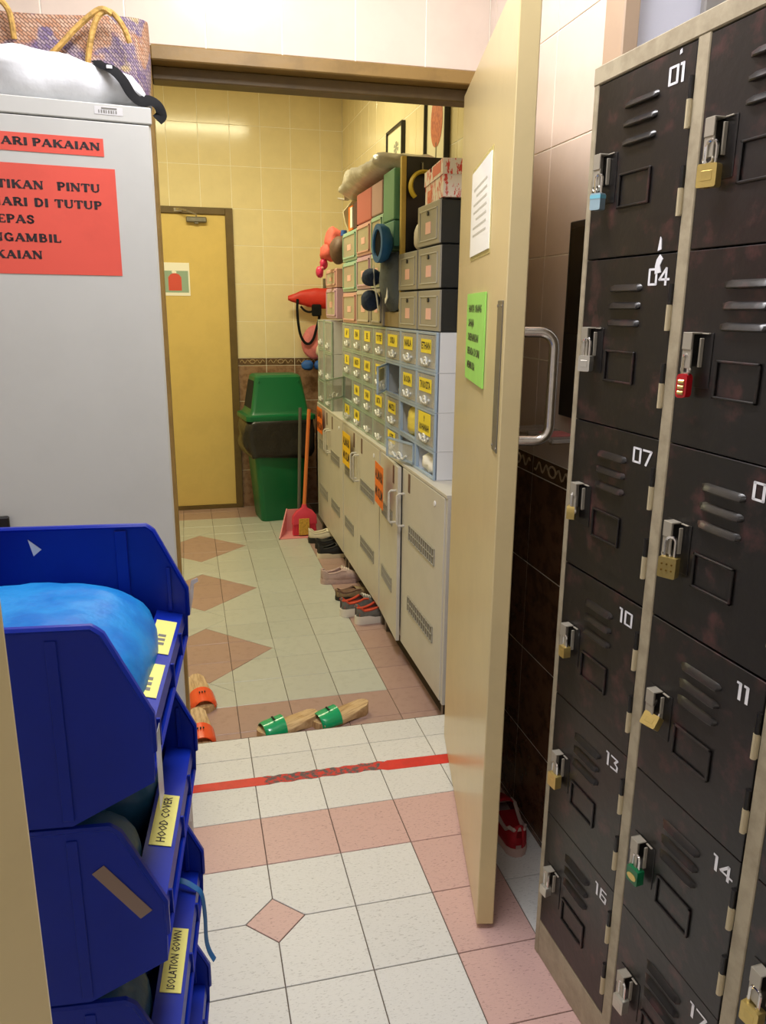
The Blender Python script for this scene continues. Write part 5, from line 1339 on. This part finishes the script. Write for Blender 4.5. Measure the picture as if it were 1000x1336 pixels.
# ------------------------------------------------------------------ green waste bin
GX, GY = 0.60, 5.62
t = thing('waste_bin', 'tall green plastic waste bin with hooded lid and black liner by the far wall', 'bin', loc=(GX, GY, FL), rotz=R(7))
def rr(wx, wy, z, r=0.04, cx=0.0): return [(x+cx, y, z) for x, y in rrect(-wx, wx, -wy, wy, r, 4)]
b = B().loft([rr(0.148, 0.13, 0.0, cx=0.0), rr(0.152, 0.134, 0.02), rr(0.205, 0.165, 0.70), rr(0.212, 0.17, 0.705), rr(0.212, 0.17, 0.73)]); b.build('body', M_bingreen, t)
b = B(); rings = []
for i in range(11):
    f = i/10; z = 0.735-0.27*f
    ring = []
    for k, (x, y, zz_) in enumerate(rr(0.236+0.022*math.sin(f*PI)-0.016*f, 0.190-0.010*f, 0, 0.05)):
        n_ = noise.noise(Vector((x*12, y*12, f*3)))
        s_ = 1+0.075*n_+0.035*math.sin(k*1.9+f*4)*f+0.03*noise.noise(Vector((x*30, y*30, f*2)))
        ring.append((x*s_, y*s_, z-0.10*f*noise.noise(Vector((x*5+2, y*5, 3)))))
    rings.append(ring)
b.loft(rings, cap0=False, cap1=False); ln = b.build('liner', M_liner, t, sharp=2)
md = ln.modifiers.new('thick', 'SOLIDIFY'); md.thickness = 0.003
b = B().loft([rr(0.247, 0.19, 0.735, 0.03), rr(0.25, 0.193, 0.75, 0.03), rr(0.247, 0.19, 0.768, 0.03), rr(0.222, 0.165, 0.776, 0.03), rr(0.205, 0.15, 0.80, 0.03), rr(0.165, 0.12, 1.03, 0.035), rr(0.150, 0.105, 1.045, 0.04)]); lid = b.build('lid', M_bingreen, t)
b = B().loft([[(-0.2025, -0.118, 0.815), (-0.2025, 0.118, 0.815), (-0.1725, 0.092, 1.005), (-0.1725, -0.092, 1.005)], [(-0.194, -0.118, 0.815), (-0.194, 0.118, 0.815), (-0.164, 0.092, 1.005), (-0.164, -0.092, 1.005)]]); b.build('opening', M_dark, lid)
b = B()
for x, z in ((-0.14, 1.0), (0.14, 1.0)): b.cyl((x, -0.128, z), (x, -0.121, z), 0.008, n=10)
b.build('rivet', M_bingreen, lid)

# ------------------------------------------------------------------ broom and dustpan
t = thing('dustpan', 'pink plastic dustpan with a long grey handle beside the green bin', 'dustpan', loc=(0.66, 5.10, FL))
b = B()
b.prism([(-0.125, -0.10), (0.11, -0.10), (0.09, 0.075), (-0.06, 0.085)], 0.0, 0.006)
b.loft([[(-0.125, -0.10, 0), (-0.118, -0.10, 0), (-0.118, -0.10, 0.012), (-0.125, -0.10, 0.012)], [(-0.085, 0.0, 0), (-0.079, 0.0, 0), (-0.075, 0.0, 0.11), (-0.082, 0.0, 0.11)], [(-0.06, 0.085, 0), (-0.053, 0.085, 0), (-0.045, 0.085, 0.165), (-0.052, 0.085, 0.165)]])
b.loft([[(0.104, -0.10, 0), (0.11, -0.10, 0), (0.11, -0.10, 0.012), (0.104, -0.10, 0.012)], [(0.095, 0.0, 0), (0.101, 0.0, 0), (0.104, 0.0, 0.10), (0.098, 0.0, 0.10)], [(0.085, 0.078, 0), (0.091, 0.078, 0), (0.094, 0.078, 0.15), (0.088, 0.078, 0.15)]])
b.box(-0.055, 0.09, 0.076, 0.084, 0.0, 0.16)
b.build('pan', M_pinkpl, t)
B().cyl((0.035, 0.085, 0.10), (0.062, 0.12, 0.85), 0.0115, n=10).build('pole', M_polgr, t)
t = thing('broom', 'coral red broom with yellow bristles and orange handle standing in the dustpan', 'broom', loc=(0.715, 5.06, FL+0.012))
b = B().loft([[(x, y, z) for x, y in rrect(-w_, w_, -d_, d_, 0.012, 3)] for z, w_, d_ in ((0.075, 0.085, 0.022), (0.13, 0.082, 0.022), (0.165, 0.055, 0.02), (0.185, 0.02, 0.018), (0.21, 0.014, 0.014))]); hd = b.build('head', M_redpl, t)
b = B()
for i in range(16):
    for j in range(3):
        x = -0.076+0.152*i/15; y = -0.014+0.014*j
        b.cyl((x, y, 0.0), (x*0.94, y, 0.08), 0.0056, n=5)
b.build('bristles', M_redpl, hd)
b = B()
for i in range(7):
    for j in range(2):
        x = -0.036+0.062*i/6
        b.cyl((x, -0.026-0.005*j, 0.004), (x*0.94, -0.024, 0.115), 0.006, n=5)
b.build('bristles', M_bristle, hd)
B().cyl((0, 0.0, 0.19), (0.052, 0.06, 0.84), 0.0125, n=10).build('pole', M_polor, t)
